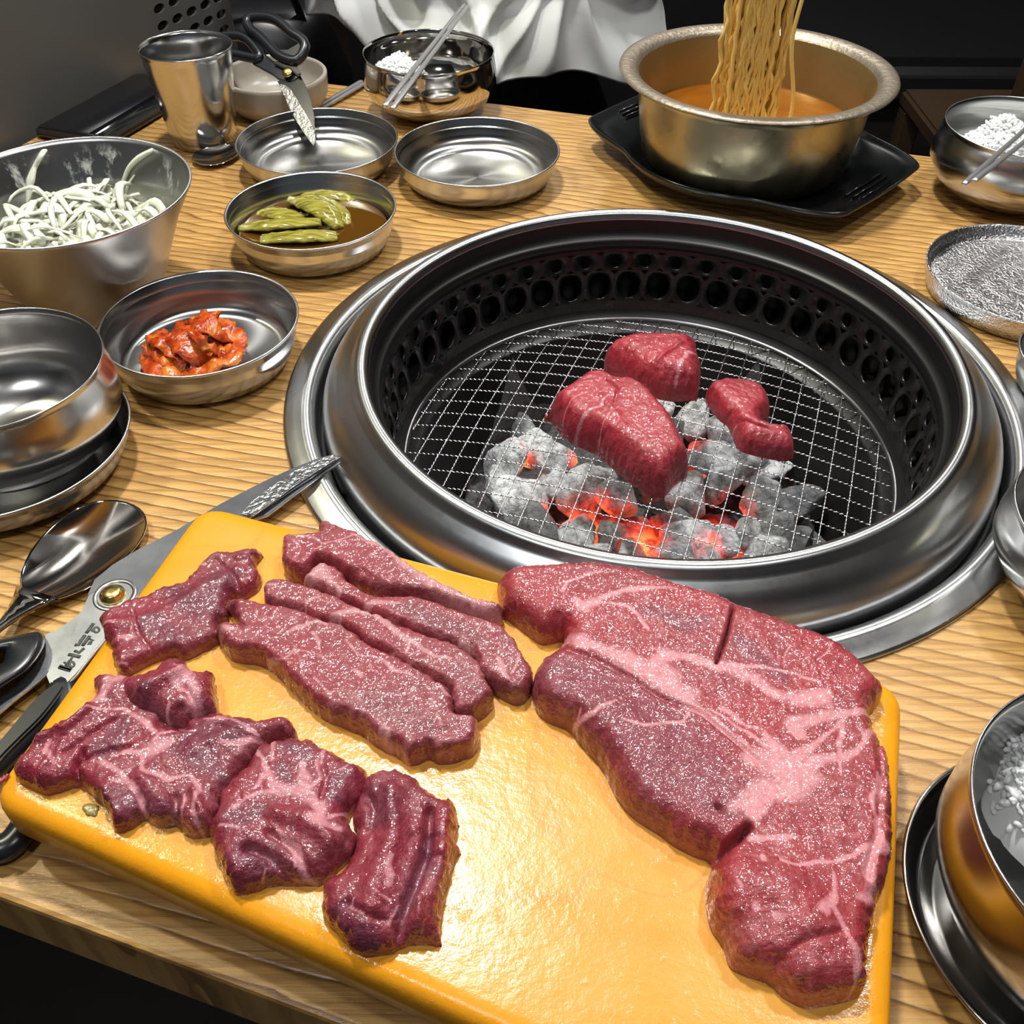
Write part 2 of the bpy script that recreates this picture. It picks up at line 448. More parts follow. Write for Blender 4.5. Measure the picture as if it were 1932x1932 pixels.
    if hfn is not None: H = H + hfn(Q[:, 0], Q[:, 1])
    wx = vnoise(Q[:, 0], Q[:, 1], np.full(len(Q), 31.0), 120)*0.004; wy = vnoise(Q[:, 0], Q[:, 1], np.full(len(Q), 57.0), 120)*0.004
    Qw = Q+np.stack([wx, wy], 1)
    fa = np.zeros(len(Q)); da = np.zeros(len(Q))
    for pl in fat:
        A = poly(pl); dn = seg_dist(Qw, A, A[:, 2]*scale*0.55); fa = np.maximum(fa, np.clip(1.2-0.62*dn, 0, 1))
    for pl in dark:
        A = poly(pl); dn = seg_dist(Qw, A, A[:, 2]*scale*0.5); da = np.maximum(da, np.clip(1.6-dn, 0, 1))
    idx = np.full(len(Q), -1); ids = np.nonzero(keep)[0]; idx[ids] = np.arange(len(ids))
    zz0 = z0 if zbase is None else zbase(X[ids, 0], X[ids, 1])
    V = np.stack([X[ids, 0]-cen[0], X[ids, 1]-cen[1], H[ids]+(zz0-z0)], 1)
    I = idx.reshape(nx, ny)
    a, b, cc, dd = I[:-1, :-1], I[1:, :-1], I[1:, 1:], I[:-1, 1:]
    ok = (a >= 0) & (b >= 0) & (cc >= 0) & (dd >= 0)
    Fc = np.stack([a[ok], b[ok], cc[ok], dd[ok]], 1)
    me = bpy.data.meshes.new(name); me.from_pydata(V.tolist(), [], Fc.tolist())
    attr_float(me, 'fat', fa[ids]); attr_float(me, 'dark', da[ids])
    # flat underside
    bm = bmesh.new(); bm.from_mesh(me)
    ed = [e for e in bm.edges if e.is_boundary]
    ex = bmesh.ops.extrude_edge_only(bm, edges=ed)
    vs = [v for v in ex['geom'] if isinstance(v, bmesh.types.BMVert)]
    for v in vs: v.co.z = min(v.co.z-0.0003, -0.0002)
    bmesh.ops.holes_fill(bm, edges=[e for e in bm.edges if e.is_boundary], sides=0)
    loose = [v for v in bm.verts if not v.link_faces]; bmesh.ops.delete(bm, geom=loose, context='VERTS')
    bm.to_mesh(me); bm.free()
    return top(name, me, mat, (cen[0], cen[1], z0), label, cat_, group)

# ============================================================ SETTING
def box_mesh(name, x0, x1, y0, y1, z0, z1, bev=0.0):
    bm = bmesh.new(); bmesh.ops.create_cube(bm, size=1)
    for v in bm.verts:
        v.co = Vector(((v.co.x+.5)*(x1-x0)+x0, (v.co.y+.5)*(y1-y0)+y0, (v.co.z+.5)*(z1-z0)+z0))
    if bev: bmesh.ops.bevel(bm, geom=bm.edges[:], offset=bev, segments=3, affect='EDGES')
    me = bpy.data.meshes.new(name); bm.to_mesh(me); bm.free(); return me
def box(name, x0, x1, y0, y1, z0, z1, mat, parent=None, bev=0.0):
    o = link(name, box_mesh(name, x0, x1, y0, y1, z0, z1, bev), mat, parent, smooth=False)
    return o

def floor_mat():
    m = NT('dark_floor'); m.set(Base_Color=m.mix(m.noise(4, 5), (0.018, 0.015, 0.013), (0.035, 0.026, 0.02)), Roughness=0.45); return m.m
fl = top('floor', box_mesh('floor', -3, 3.5, -2, 5.0, -0.03, 0.0), floor_mat(), (0, 0, -TZ), kind='structure', smooth=False)
wallm = simple('dark_wall_paint', (0.035, 0.03, 0.027), 0.7)
top('wall_back', box_mesh('wall_back', -3, 3.5, 0, 0.1, 0, 2.6), wallm, (0, 5.0, -TZ), kind='structure', smooth=False)
top('wall_left', box_mesh('wall_left', -0.1, 0, -2, 5.0, 0, 2.6), wallm, (-3.0, 0, -TZ), kind='structure', smooth=False)
top('wall_right', box_mesh('wall_right', 0, 0.1, -2, 5.0, 0, 2.6), wallm, (3.5, 0, -TZ), kind='structure', smooth=False)
top('ceiling', box_mesh('ceiling', -3, 3.5, -2, 5.0, 0, 0.05), simple('ceiling_paint', (0.22, 0.22, 0.23), 0.8), (0, 0, 2.6-TZ), kind='structure', smooth=False)

GC = Vector((0.0918, 0.5188, 0))           # grill centre
# ------------------------------------------------------------ TABLE
tb = thing('dining_table', 'pale wood-grain restaurant table with a round charcoal grill let into it', 'table', (0, 0, -TZ))
corners = [(-0.681, 0.334), (1.0, -0.22), (1.0, 0.692), (-0.372, 1.102)]
def round_poly(cs, r, per=6):
    out = []; n = len(cs)
    for i in range(n):
        p = Vector(cs[i]); a = (Vector(cs[i-1])-p).normalized(); b = (Vector(cs[(i+1) % n])-p).normalized()
        ang = a.angle(b); dd = r/math.tan(ang/2)
        p1 = p+a*dd; p2 = p+b*dd
        for k in range(per+1):
            t = k/per; out.append(tuple((1-t)**2*p1+2*t*(1-t)*p+t*t*p2))
    return out
def offset_poly(poly, d):
    n = len(poly); out = []
    for i in range(n):
        p0, p1, p2 = Vector(poly[i-1]), Vector(poly[i]), Vector(poly[(i+1) % n])
        t = (p2-p0); t.normalize(); nn = Vector((t.y, -t.x)); out.append((p1.x+nn.x*d, p1.y+nn.y*d))
    return out
def densify(poly, step):
    out = []
    for i in range(len(poly)):
        a, b = Vector(poly[i]), Vector(poly[(i+1) % len(poly)]); k = max(1, int((b-a).length/step))
        for j in range(k): out.append(tuple(a+(b-a)*(j/k)))
    return out
tp = densify(round_poly(corners, 0.012), 0.02)
N = len(tp)
V, Fc = [], []
hole = []
for (x, y) in tp:
    a = math.atan2(y-GC.y, x-GC.x); hole.append((GC.x+0.222*math.cos(a), GC.y+0.222*math.sin(a)))
rings = [[(x, y, -0.03) for x, y in hole], [(x, y, 0.0) for x, y in hole]]
rings += [[(x, y, 0.0) for x, y in offset_poly(tp, -0.0022)], [(x, y, -0.0007) for x, y in offset_poly(tp, -0.0006)], [(x, y, -0.0025) for x, y in tp], [(x, y, -0.036) for x, y in tp], [(x, y, -0.038) for x, y in offset_poly(tp, -0.002)], [(x, y, -0.038) for x, y in hole]]
for r in rings: V += r
for i in range(len(rings)):
    j = (i+1) % len(rings)
    if i == len(rings)-1: break
    for k in range(N): k2 = (k+1) % N; Fc.append((i*N+k, i*N+k2, j*N+k2, j*N+k))
me = mesh_np('tabletop', V, Fc)
me.materials.append(M['wood'])
o = link('tabletop', me, None, tb, smooth=False); o.location = (0, 0, TZ)
for x, y in ((-0.40, 0.72), (0.85, 0.0), (0.9, 0.62), (-0.3, 0.98)):
    box('leg', x-0.03, x+0.03, y-0.03, y+0.03, 0, TZ-0.038, M['black_plastic'], tb, 0.003)

# ------------------------------------------------------------ GRILL
gr = thing('charcoal_grill', 'round stainless steel charcoal grill set into the table', 'grill', (GC.x, GC.y, 0))
flm = lathe_mesh('flange', [(0.2375, 0.0002), (0.2372, 0.0022), (0.2355, 0.0032), (0.2300, 0.0045), (0.2262, 0.0062), (0.2235, 0.0070), (0.2205, 0.0060), (0.2180, 0.0035), (0.2170, -0.004), (0.2165, -0.02), (0.2190, -0.02), (0.2195, -0.002), (0.2300, -0.0005)], 160, closed=True)
link('flange', flm, M['brushed'], gr)
link('gap_liner', lathe_mesh('gap_liner', [(0.2170, -0.012), (0.2120, -0.014), (0.2120, -0.016), (0.2175, -0.016)], 96, closed=True), simple('gap_black', (0.006, 0.006, 0.006), 0.5), gr)
bd = [(0.2125, -0.018), (0.2130, -0.002), (0.2128, 0.004), (0.2112, 0.0085), (0.2080, 0.0135), (0.2035, 0.0185), (0.1985, 0.0228), (0.1945, 0.0252), (0.1925, 0.0268), (0.1908, 0.0290), (0.1888, 0.0308), (0.1862, 0.0314), (0.1838, 0.0306), (0.1822, 0.0290), (0.1815, 0.0262), (0.1812, 0.0235), (0.1830, 0.0230), (0.2060, 0.0040), (0.2085, -0.018)]
link('outer_ring', lathe_mesh('outer_ring', bd, 192, closed=True), M['brushed'], gr)
def black_enamel():
    m = NT('burnt_black_steel'); n = m.noise(60, 5, rough=0.65)
    m.set(Base_Color=m.mix(n, (0.003, 0.003, 0.0035), (0.014, 0.014, 0.014)), Roughness=m.ramp(m.noise(25, 4), [(0.35, 0.16), (0.65, 0.36)]), Metallic=0.1)
    m.l(m.bump(m.noise(180, 4), 0.5, 0.0008), m.b.inputs['Normal']); return m.m
M['enamel'] = black_enamel()
M['collar'] = simple('collar_black', (0.004, 0.004, 0.004), 0.42)
link('inner_collar', lathe_mesh('inner_collar', [(0.1812, 0.0250), (0.1806, 0.0190), (0.1800, 0.0125), (0.1772, 0.0118), (0.1760, 0.0105), (0.1756, 0.0040), (0.1757, 0.0040)], 160), M['collar'], gr)
# pierced wall: two staggered rows of real holes
def pierced_wall():
    n = 46; V, Fc = [], []
    def pt(a, z):
        t = (0.004-z)/0.046; r = 0.1756-0.006*t
        return (r*math.cos(a), r*math.sin(a), z)
    def band(z0, z1, hw, hh, shift):
        zc = (z0+z1)/2; da = 2*PI/n
        for i in range(n):
            ac = i*da+shift*da; K = 20; base = len(V)
            for k in range(K):
                t = 2*PI*k/K
                cx, sy = math.cos(t), math.sin(t); m = max(abs(cx), abs(sy))
                V.append(pt(ac+cx/m*da/2, zc+sy/m*(z1-z0)/2))
                V.append(pt(ac+cx*hw, zc+sy*hh))
                x, y, z = pt(ac+cx*hw, zc+sy*hh); V.append((x*1.008, y*1.008, z))
            for k in range(K):
                k2 = (k+1) % K
                Fc.append((base+3*k, base+3*k2, base+3*k2+1, base+3*k+1))
                Fc.append((base+3*k+1, base+3*k2+1, base+3*k2+2, base+3*k+2))
    def plain(z0, z1):
        base = len(V)
        for i in range(96):
            V.append(pt(2*PI*i/96, z0)); V.append(pt(2*PI*i/96, z1))
        for i in range(96):
            j = (i+1) % 96; Fc.append((base+2*i, base+2*j, base+2*j+1, base+2*i+1))
    plain(0.0015, 0.0042)
    band(-0.0130, 0.0015, 0.0044/0.175, 0.0052, 0.0)
    band(-0.0385, -0.0130, 0.0090/0.175, 0.0108, 0.5)
    plain(-0.046, -0.0385)
    return mesh_np('pierced_wall', V, Fc)
link('pierced_wall', pierced_wall(), M['enamel'], gr)
link('outer_shell', lathe_mesh('outer_shell', [(0.190, 0.004), (0.196, -0.02), (0.196, -0.05), (0.175, -0.06)], 96), simple('shell_black', (0.002, 0.002, 0.002), 0.8), gr)  # near-black shell behind the pierced holes
link('ledge', lathe_mesh('ledge', [(0.1698, -0.0440), (0.1692, -0.0475), (0.1660, -0.0500), (0.1640, -0.0530), (0.1585, -0.0600), (0.1560, -0.0600), (0.154, -0.075)], 128), simple('ledge_black', (0.004, 0.004, 0.004), 0.4), gr)
link('fire_pot', lathe_mesh('fire_pot', [(0.156, -0.060), (0.152, -0.085), (0.135, -0.13), (0.10, -0.155), (0.05, -0.16), (0.001, -0.16)], 96), simple('fire_pot_black', (0.012, 0.011, 0.011), 0.45, 0.3), gr)

# grate: domed net of crimped wires in a round frame
gt = thing('grill_grate', 'round domed wire mesh grate lying over the burning charcoal', 'grate', (GC.x, GC.y, -0.054))
GR = 0.1655; DOME = 0.020
def gz(x, y): return DOME*max(0.0, 1-(x*x+y*y)/(GR*GR))
wirem = steel('grate_wire', (0.66, 0.66, 0.68), rough=0.22)
ringm = steel('grate_ring', (0.20, 0.20, 0.21), rough=0.3)
link('frame', lathe_mesh('frame', [(GR+0.0025*math.cos(t), 0.0012+0.0022*math.sin(t)) for t in [2*PI*i/10 for i in range(10)]], 128, closed=True), ringm, gt)
ga = math.radians(-19); u1 = (math.cos(ga), math.sin(ga)); u2 = (-u1[1], u1[0])
SP = 0.0148
for fam, (u, v) in enumerate(((u1, u2), (u2, u1))):
    for k in range(-11, 12):
        off = k*SP+0.003
        if abs(off) > GR-0.004: continue
        h = math.sqrt(GR*GR-off*off); n = int(2*h/0.0010)
        pts = []
        for i in range(n+1):
            s = -h+2*h*i/n; x = u[0]*s+v[0]*off; y = u[1]*s+v[1]*off
            pts.append((x, y, gz(x, y)+0.0004*(1 if fam else -1)+0.00050*math.sin(2*PI*s/0.0034+fam*1.5)))
        # keep only as many samples as the crimp needs
        tube('wire', pts, 0.00046, wirem, gt, sides=4)

# ------------------------------------------------------------ CHARCOAL
def coal_material():
    m = NT('burning_charcoal'); em = m.attr('ember'); ash = m.attr('ash')
    n1 = m.noise(95, 6, rough=0.72); n2 = m.noise(300, 4, rough=0.7)
    col = m.ramp(n1, [(0.28, (0.08, 0.08, 0.082)), (0.40, (0.42, 0.43, 0.44)), (0.58, (0.80, 0.82, 0.84))])
    cr = m.n('ShaderNodeTexVoronoi', feature='DISTANCE_TO_EDGE'); cr.inputs['Scale'].default_value = 120; m.l(m.obj(), cr.inputs['Vector'])
    col = m.mix(m.ramp(cr.outputs['Distance'], [(0.0, 0.55), (0.05, 0.0)]), col, (0.06, 0.06, 0.06))
    col = m.mix(ash, (0.02, 0.02, 0.022), col)
    m.set(Base_Color=col, Roughness=0.9)
    e = m.math('MULTIPLY', em, m.ramp(n1, [(0.3, 0.25), (0.55, 1.0)]))
    ec = m.ramp(e, [(0.0, (0.7, 0.01, 0.005)), (0.45, (1.0, 0.045, 0.018)), (0.8, (1.0, 0.17, 0.03)), (1.0, (1.0, 0.42, 0.10))])
    m.l(ec, m.b.inputs['Emission Color']); m.l(m.math('MULTIPLY', m.ramp(e, [(0.12, 0.0), (0.5, 0.55), (1.0, 1.0)]), 1.5), m.b.inputs['Emission Strength'])
    m.l(m.bump(m.math('ADD', n1, m.math('MULTIPLY', n2, 0.5)), 0.9, 0.003), m.b.inputs['Normal'])
    return m.m
M['coal'] = coal_material()
glow = [(P(px, py, -0.098), s) for px, py, s in ((1090, 965, 0.017), (1125, 950, 0.016), (1215, 985, 0.020), (1225, 1030, 0.018), (1318, 832, 0.011), (1385, 950, 0.016), (1335, 1025, 0.014), (990, 868, 0.007), (1090, 858, 0.009), (1040, 940, 0.008))]
coals = [ # px, py, size, ash, squash
 (960, 850, .024, 1), (1010, 835, .022, 1), (1050, 850, .018, .9), (945, 905, .018, .9), (985, 930, .024, 1), (1040, 905, .017, .8), (1110, 905, .022, .8), (1020, 985, .022, .25),
 (1085, 1010, .020, .9), (1165, 925, .020, .9), (1160, 1000, .017, .8), (1240, 765, .018, 1), (1310, 775, .020, 1), (1370, 800, .018, .9), (1265, 810, .017, .5), (1345, 845, .022, .85), (1405, 850, .022, .6),
 (1440, 870, .018, .9), (1300, 925, .022, 1), (1275, 970, .017, .35), (1310, 1000, .019, 1), (1270, 1040, .020, .9), (1360, 905, .017, .7), (1440, 930, .022, .7), (1465, 985, .024, .45), (1375, 1015, .015, 1),
 (1415, 1000, .015, 1), (1440, 1035, .018, .8), (1340, 1050, .016, .9), (1190, 1050, .018, .8), (1120, 1050, .018, .8), (1500, 935, .018, .25), (1205, 870, .018, .6), (1180, 800, .02, .7), (1240, 900, .016, .5), (1510, 1010, .016, .2), (985, 800, .016, .7)]
clab = {'a': ('lump of charcoal crusted with pale grey ash in the glowing fire', 'ashy charcoal lumps'), 'b': ('dark barely burnt lump of charcoal at the edge of the fire', 'dark charcoal lumps')}
for i, (px, py, s, ash) in enumerate(coals):
    bm = bmesh.new(); bmesh.ops.create_icosphere(bm, subdivisions=4, radius=1)
    rot = Matrix.Rotation(random.uniform(0, 6.3), 3, Vector((random.random(), random.random(), random.random())).normalized())
    dx, dy, dz = random.uniform(.75, 1.25), random.uniform(.7, 1.1), random.uniform(.6, .85)
    planes = [Vector((random.gauss(0, 1), random.gauss(0, 1), random.gauss(0, 1))).normalized() for _ in range(14)]
    for v in bm.verts:
        p = v.co.copy(); r = 1.0
        for q in planes:
            dd = p.dot(q)
            if dd > 0.5: r = min(r, 0.66/dd)
        p *= r
        p = Vector((p.x*dx, p.y*dy, p.z*dz)); p = rot @ p
        nn = mnoise.fractal(p*2.2+Vector((i*7, 0, 0)), 1.0, 2.0, 4)
        v.co = p*(s*(1.14+0.10*nn))
    me = bpy.data.meshes.new('charcoal'); bm.to_mesh(me); bm.free()
    c = P(px, py, -0.096); zc = -0.100-random.uniform(0, 0.010) - (0.006 if ash < 0.5 else 0)
    c = P(px, py, zc+0.4*s)
    em = np.zeros(len(me.vertices)); aa = np.zeros(len(me.vertices)); bme = me
    for j, v in enumerate(me.vertices):
        wp = Vector((c.x, c.y, zc))+v.co; e = 0
        for g, sg in glow:
            d = ((wp.x-g.x)**2+(wp.y-g.y)**2)**.5
            e = max(e, math.exp(-(d/sg)**2*1.1))
        nz = v.normal.z
        e *= min(1, max(0, 1.15-nz*0.75))
        em[j] = e; aa[j] = ash*(1-0.5*min(1, e*1.4))
    attr_float(me, 'ember', em); attr_float(me, 'ash', aa)
    if ash < 0.4: lb = clab['b']
    elif px < 1030: lb = ('ashy charcoal lump at the left end of the fire', 'charcoal lumps at the left end')
    elif py > 1025: lb = ('ashy charcoal lump half hidden behind the near rim of the grill', 'charcoal lumps at the near rim')
    elif py < 870 and px > 1225: lb = ('ashy charcoal lump at the back of the fire, below the two small beef pieces', 'charcoal lumps at the back right')
    elif py < 915 and px < 1225: lb = ('ashy charcoal lump beneath the thick slab of beef', 'charcoal lumps beneath the slab')
    elif px > 1400: lb = ('ashy charcoal lump at the right end of the fire', 'charcoal lumps at the right end')
    else: lb = ('ashy charcoal lump ringed by glowing embers in front of the thick beef slab', 'charcoal lumps in the glowing middle')
    top('charcoal', me, M['coal'], (c.x, c.y, zc), lb[0], 'charcoal', lb[1])
# ember bed beneath
bed = thing('ember_bed', 'bed of fine black and red embers under the charcoal lumps', 'embers', (GC.x+0.0, GC.y, -0.158))
bx = np.linspace(-0.13, 0.13, 120); V = []; em = []
for x in bx:
    for y in bx:
        r = math.hypot(x, y); s = 0.13/max(0.13, r); X, Y = x*s, y*s
        z = 0.030*math.exp(-((X-0.0)**2+(Y+0.03)**2)/0.006)+0.006*mnoise.fractal(Vector((X*60, Y*60, 0)), 1, 2, 4)+0.006+(0.028*(r/0.13)**4 if r > 0.05 else 0)
        V.append((X, Y, z)); e = 0
        for g, sg in glow: e = max(e, math.exp(-(((GC.x+X-g.x)**2+(GC.y+Y-g.y)**2)**.5/(sg*1.5))**2))
        em.append(e)
Fc = [(i*120+j, (i+1)*120+j, (i+1)*120+j+1, i*120+j+1) for i in range(119) for j in range(119)]
me = mesh_np('embers', V, Fc); attr_float(me, 'ember', em); attr_float(me, 'ash', [0.15]*len(V))
o = link('embers', me, M['coal'], bed); o['kind'] = 'stuff'

# ------------------------------------------------------------ MEAT ON THE GRATE
def gbase(cx_off=0):
    def fn(X, Y):
        r2 = (X-GC.x)**2+(Y-GC.y)**2
        return -0.0535+DOME*np.clip(1-r2/(GR*GR), 0, 1)+0.0012
    return fn
def G(name, pts, T, w, label, fat=(), dark=(), relief=(), seed=0, zf=-0.034, **kw):
    return slab(name, pts, zf, T, w, M['grilled'], label, 'meat', fat, dark, relief, None, 0.0007, 0.0005, 0.0007, gbase(), seed, **kw)
G('beef_chunk', [(1140, 672), (1152, 652), (1180, 640), (1215, 634), (1255, 633), (1298, 635), (1313, 648), (1318, 675), (1324, 700), (1318, 735), (1312, 754), (1285, 757), (1262, 757), (1235, 750), (1205, 738), (1175, 718), (1148, 697)], 0.027, 0.014,
  'blocky raw beef chunk on the far side of the grate', fat=[Z(1200, 400, 2.639, [(200, 760, 26), (240, 690, 24), (285, 670, 20)]), Z(1200, 400, 2.639, [(60, 900, 6), (40, 960, 5)])],
  relief=[(Z(1200, 400, 2.639, [(60, 930, 14), (150, 900, 16), (300, 860, 14)]), -0.003), (Z(1200, 400, 2.639, [(40, 780, 30), (120, 720, 30), (230, 640, 30)]), 0.002)], seed=1)
G('beef_block', [(1030, 775), (1033, 765), (1062, 745), (1085, 730), (1107, 716), (1130, 714), (1152, 722), (1160, 726), (1190, 732), (1215, 748), (1242, 775), (1262, 800), (1278, 828), (1292, 855), (1299, 880), (1290, 900), (1268, 915), (1250, 934), (1228, 930), (1200, 915), (1165, 888), (1130, 860), (1100, 845), (1070, 828), (1050, 802)], 0.026, 0.010,
  'thick slab of raw beef lying in the middle of the grate, largest there', fat=[Z(650, 400, 3.22, [(1420, 1230, 40), (1530, 1180, 24), (1600, 1120, 12)]), Z(650, 400, 3.22, [(1480, 1370, 16), (1560, 1290, 14), (1660, 1180, 10)]), Z(650, 400, 3.22, [(1340, 1170, 16), (1440, 1100, 12)])],
  relief=[(Z(650, 400, 3.22, [(1600, 1020, 20), (1660, 1080, 18), (1640, 1160, 12)]), -0.0035), (Z(650, 400, 3.22, [(1560, 1120, 60), (1700, 1300, 60)]), 0.001)], seed=2)
G('beef_piece', [(1333, 738), (1345, 724), (1370, 717), (1402, 716), (1430, 724), (1448, 742), (1455, 765), (1448, 785), (1437, 794), (1452, 799), (1478, 799), (1492, 810), (1500, 832), (1500, 850), (1485, 860), (1465, 860), (1430, 856), (1405, 850), (1392, 838), (1384, 820), (1376, 805), (1360, 792), (1345, 775), (1335, 757)], 0.017, 0.009,
  'small two-lobed piece of raw beef on the right of the grate', relief=[(Z(1200, 400, 2.639, [(430, 1010, 26), (520, 1000, 22), (600, 1040, 22), (660, 1050, 20)]), -0.006), (Z(1200, 400, 2.639, [(560, 1080, 12), (660, 1150, 10)]), -0.002)],
  fat=[Z(1200, 400, 2.639, [(470, 1010, 8), (560, 1010, 10)])], seed=3)

# ============================================================ CUTTING BOARD
BZ = 0.036
bc = [(-0.2055, 0.1990), (0.1108, 0.0666), (0.1702, 0.2569), (-0.1601, 0.3702)]
cbx, cby = sum(p[0] for p in bc)/4, sum(p[1] for p in bc)/4
bp0 = densify(round_poly([(x-cbx, y-cby) for x, y in bc], 0.016, 8), 0.01)
prof = [(-0.0045, 0.0), (-0.0012, 0.0010), (0.0, 0.0035), (0.0, 0.0150), (-0.0008, 0.0182), (-0.0026, 0.0206), (-0.0055, 0.0218), (-0.009, 0.0220)]
V, Fc, ed = [], [], []; n = len(bp0)
for off, z in prof:
    for (x, y) in offset_poly(bp0, off):
        V.append((x, y, z)); ed.append(1.0 if off > -0.008 else (0.6 if off > -0.011 else (0.25 if off > -0.014 else 0.0)))
inner0 = offset_poly(bp0, -0.009)
for sc_, e_ in ((0.965, 0.3), (0.90, 0.0), (0.5, 0.0)):
    for (x, y) in inner0: V.append((x*sc_, y*sc_, 0.0220)); ed.append(e_)
nr_ = len(prof)+3
for i in range(nr_-1):
    for k in range(n): k2 = (k+1) % n; Fc.append((i*n+k, i*n+k2, (i+1)*n+k2, (i+1)*n+k))
Fc.append(tuple(range(n))[::-1]); Fc.append(tuple((nr_-1)*n+k for k in range(n)))
me = mesh_np('cutting_board', V, Fc); attr_float(me, 'edge', ed)
top('cutting_board', me, M['board'], (cbx, cby, BZ-0.022), 'worn orange-yellow cutting board holding the raw beef, at the front of the table', 'board')

# ------------------------------------------------------------ the big steak
R5 = (900, 1040, 2.166)
def z5(*p): return Z(*R5, p)
slab('beef_steak', z5((82, 130), (110, 100), (185, 72), (300, 62), (430, 60), (560, 68), (680, 98), (800, 140), (930, 175), (1030, 215), (1050, 226), (1180, 270), (1330, 325), (1450, 375), (1540, 440), (1610, 510), (1648, 560), (1650, 600), (1622, 650), (1602, 672), (1608, 720), (1640, 790), (1670, 840), (1685, 960), (1690, 1100), (1692, 1200), (1680, 1300), (1655, 1400), (1625, 1450), (1618, 1520), (1600, 1600), (1590, 1700), (1575, 1800), (1520, 1840), (1400, 1865), (1340, 1870), (1260, 1830), (1200, 1775), (1090, 1735), (1040, 1700), (1010, 1620), (960, 1540), (940, 1430), (940, 1350), (960, 1290), (940, 1268), (900, 1255), (820, 1215), (760, 1170), (680, 1120), (620, 1070), (570, 1000), (520, 900), (450, 820), (380, 740), (290, 700), (240, 640), (225, 560), (245, 480), (300, 420), (345, 390), (345, 372), (270, 385), (210, 345), (150, 300), (105, 265), (90, 200)),
     BZ, 0.0165, 0.0085, M['steak'], 'big thick raw beef steak with white fat seams on the right of the board', 'meat',
     fat=[z5((110, 262, 16), (250, 300, 34), (370, 335, 60), (480, 392, 55), (600, 440, 75), (720, 480, 95), (800, 560, 70), (880, 612, 75), (930, 655, 36), (1040, 750, 18), (1160, 840, 18)),
          z5((740, 430, 70), (850, 430, 26), (1000, 470, 40), (1080, 510, 46), (1180, 560, 56), (1280, 590, 66), (1400, 600, 50), (1440, 580, 30)), z5((980, 480, 24), (1150, 470, 16), (1300, 490, 14), (1400, 530, 20)),
          z5((1140, 830, 60), (1220, 870, 100), (1350, 920, 90), (1300, 960, 80), (1200, 970, 80), (1120, 1020, 90), (1060, 1040, 60)), z5((1180, 1010, 60), (1120, 1080, 40)),
          z5((1250, 860, 70), (1230, 790, 40), (1190, 740, 26)), z5((1290, 860, 50), (1370, 810, 30), (1430, 760, 20)), z5((1340, 890, 50), (1420, 855, 40), (1500, 850, 26), (1590, 775, 24), (1595, 735, 22)),
          z5((1290, 690, 50), (1400, 680, 40), (1500, 660, 34), (1600, 650, 20)), z5((1300, 700, 60), (1330, 760, 30)), z5((1440, 760, 12), (1500, 690, 16), (1480, 930, 8)),
          z5((340, 170, 12), (380, 130, 14), (450, 105, 12), (510, 85, 10)), z5((400, 200, 40), (440, 230, 44), (520, 190, 26), (600, 160, 20), (700, 150, 18), (830, 150, 12)), z5((480, 215, 14), (600, 225, 14), (660, 250, 16), (700, 320, 12)),
          z5((1110, 1180, 24), (1160, 1190, 20), (1270, 1180, 18)), z5((1260, 1270, 12), (1340, 1282, 12), (1450, 1275, 12), (1540, 1245, 18), (1600, 1205, 22), (1625, 1130, 16), (1640, 900, 12)),
          z5((1640, 1170, 30), (1600, 1290, 36), (1585, 1420, 34)), z5((1180, 1265, 16), (1186, 1275, 16)), z5((1110, 1445, 18), (1118, 1452, 18)), z5((1230, 1495, 34), (1240, 1505, 34)), z5((1060, 1380, 16), (1070, 1386, 16)),
          z5((1450, 1320, 14), (1460, 1430, 40), (1410, 1480, 40)), z5((1440, 1460, 30), (1510, 1560, 20), (1550, 1640, 14), (1550, 1740, 12), (1450, 1780, 12)), z5((1040, 1630, 26), (1060, 1680, 18)),
          z5((400, 660, 12), (480, 665, 14), (550, 620, 10)), z5((600, 700, 12), (700, 720, 12), (830, 700, 16), (870, 660, 14)), z5((400, 740, 8), (430, 640, 10)), z5((1020, 640, 24), (1100, 700, 14), (1160, 720, 16)), z5((960, 640, 14), (1080, 720, 14), (1200, 790, 20)), z5((1260, 470, 8), (1270, 380, 6), (1200, 320, 8)), z5((1380, 440, 8), (1460, 380, 8))],
     dark=[z5((330, 500, 230), (480, 560, 300), (650, 700, 360), (800, 850, 380), (930, 960, 280), (1020, 1040, 120)), z5((1080, 380, 90), (1180, 460, 70), (1240, 500, 60)), z5((700, 230, 60), (850, 300, 90), (950, 290, 60))],
     relief=[(z5((1046, 226, 10), (1030, 300, 11), (1005, 380, 11), (978, 455, 8)), -0.0075), (z5((965, 1290, 24), (1010, 1220, 26), (1060, 1170, 24), (1110, 1120, 18)), -0.010), (z5((795, 1060, 14), (785, 1110, 14), (775, 1180, 16)), -0.004),
             (z5((340, 380, 22), (480, 430, 16), (620, 510, 14), (760, 600, 12), (920, 660, 12), (1040, 760, 10), (1150, 850, 10)), -0.0022), (z5((1000, 1050, 18), (985, 1040, 14)), -0.004),
             (z5((1640, 760, 14), (1648, 900, 14), (1640, 1130, 14), (1590, 1320, 14)), -0.003), (z5((1100, 1350, 160), (1250, 1400, 180), (1350, 1500, 160)), 0.0045), (z5((500, 600, 160), (700, 800, 160)), 0.0015), (z5((1050, 1600, 20), (1190, 1680, 24), (1340, 1600, 20), (1480, 1560, 14)), -0.002)],
     cell=0.00075, amp=0.0005, seed=5)

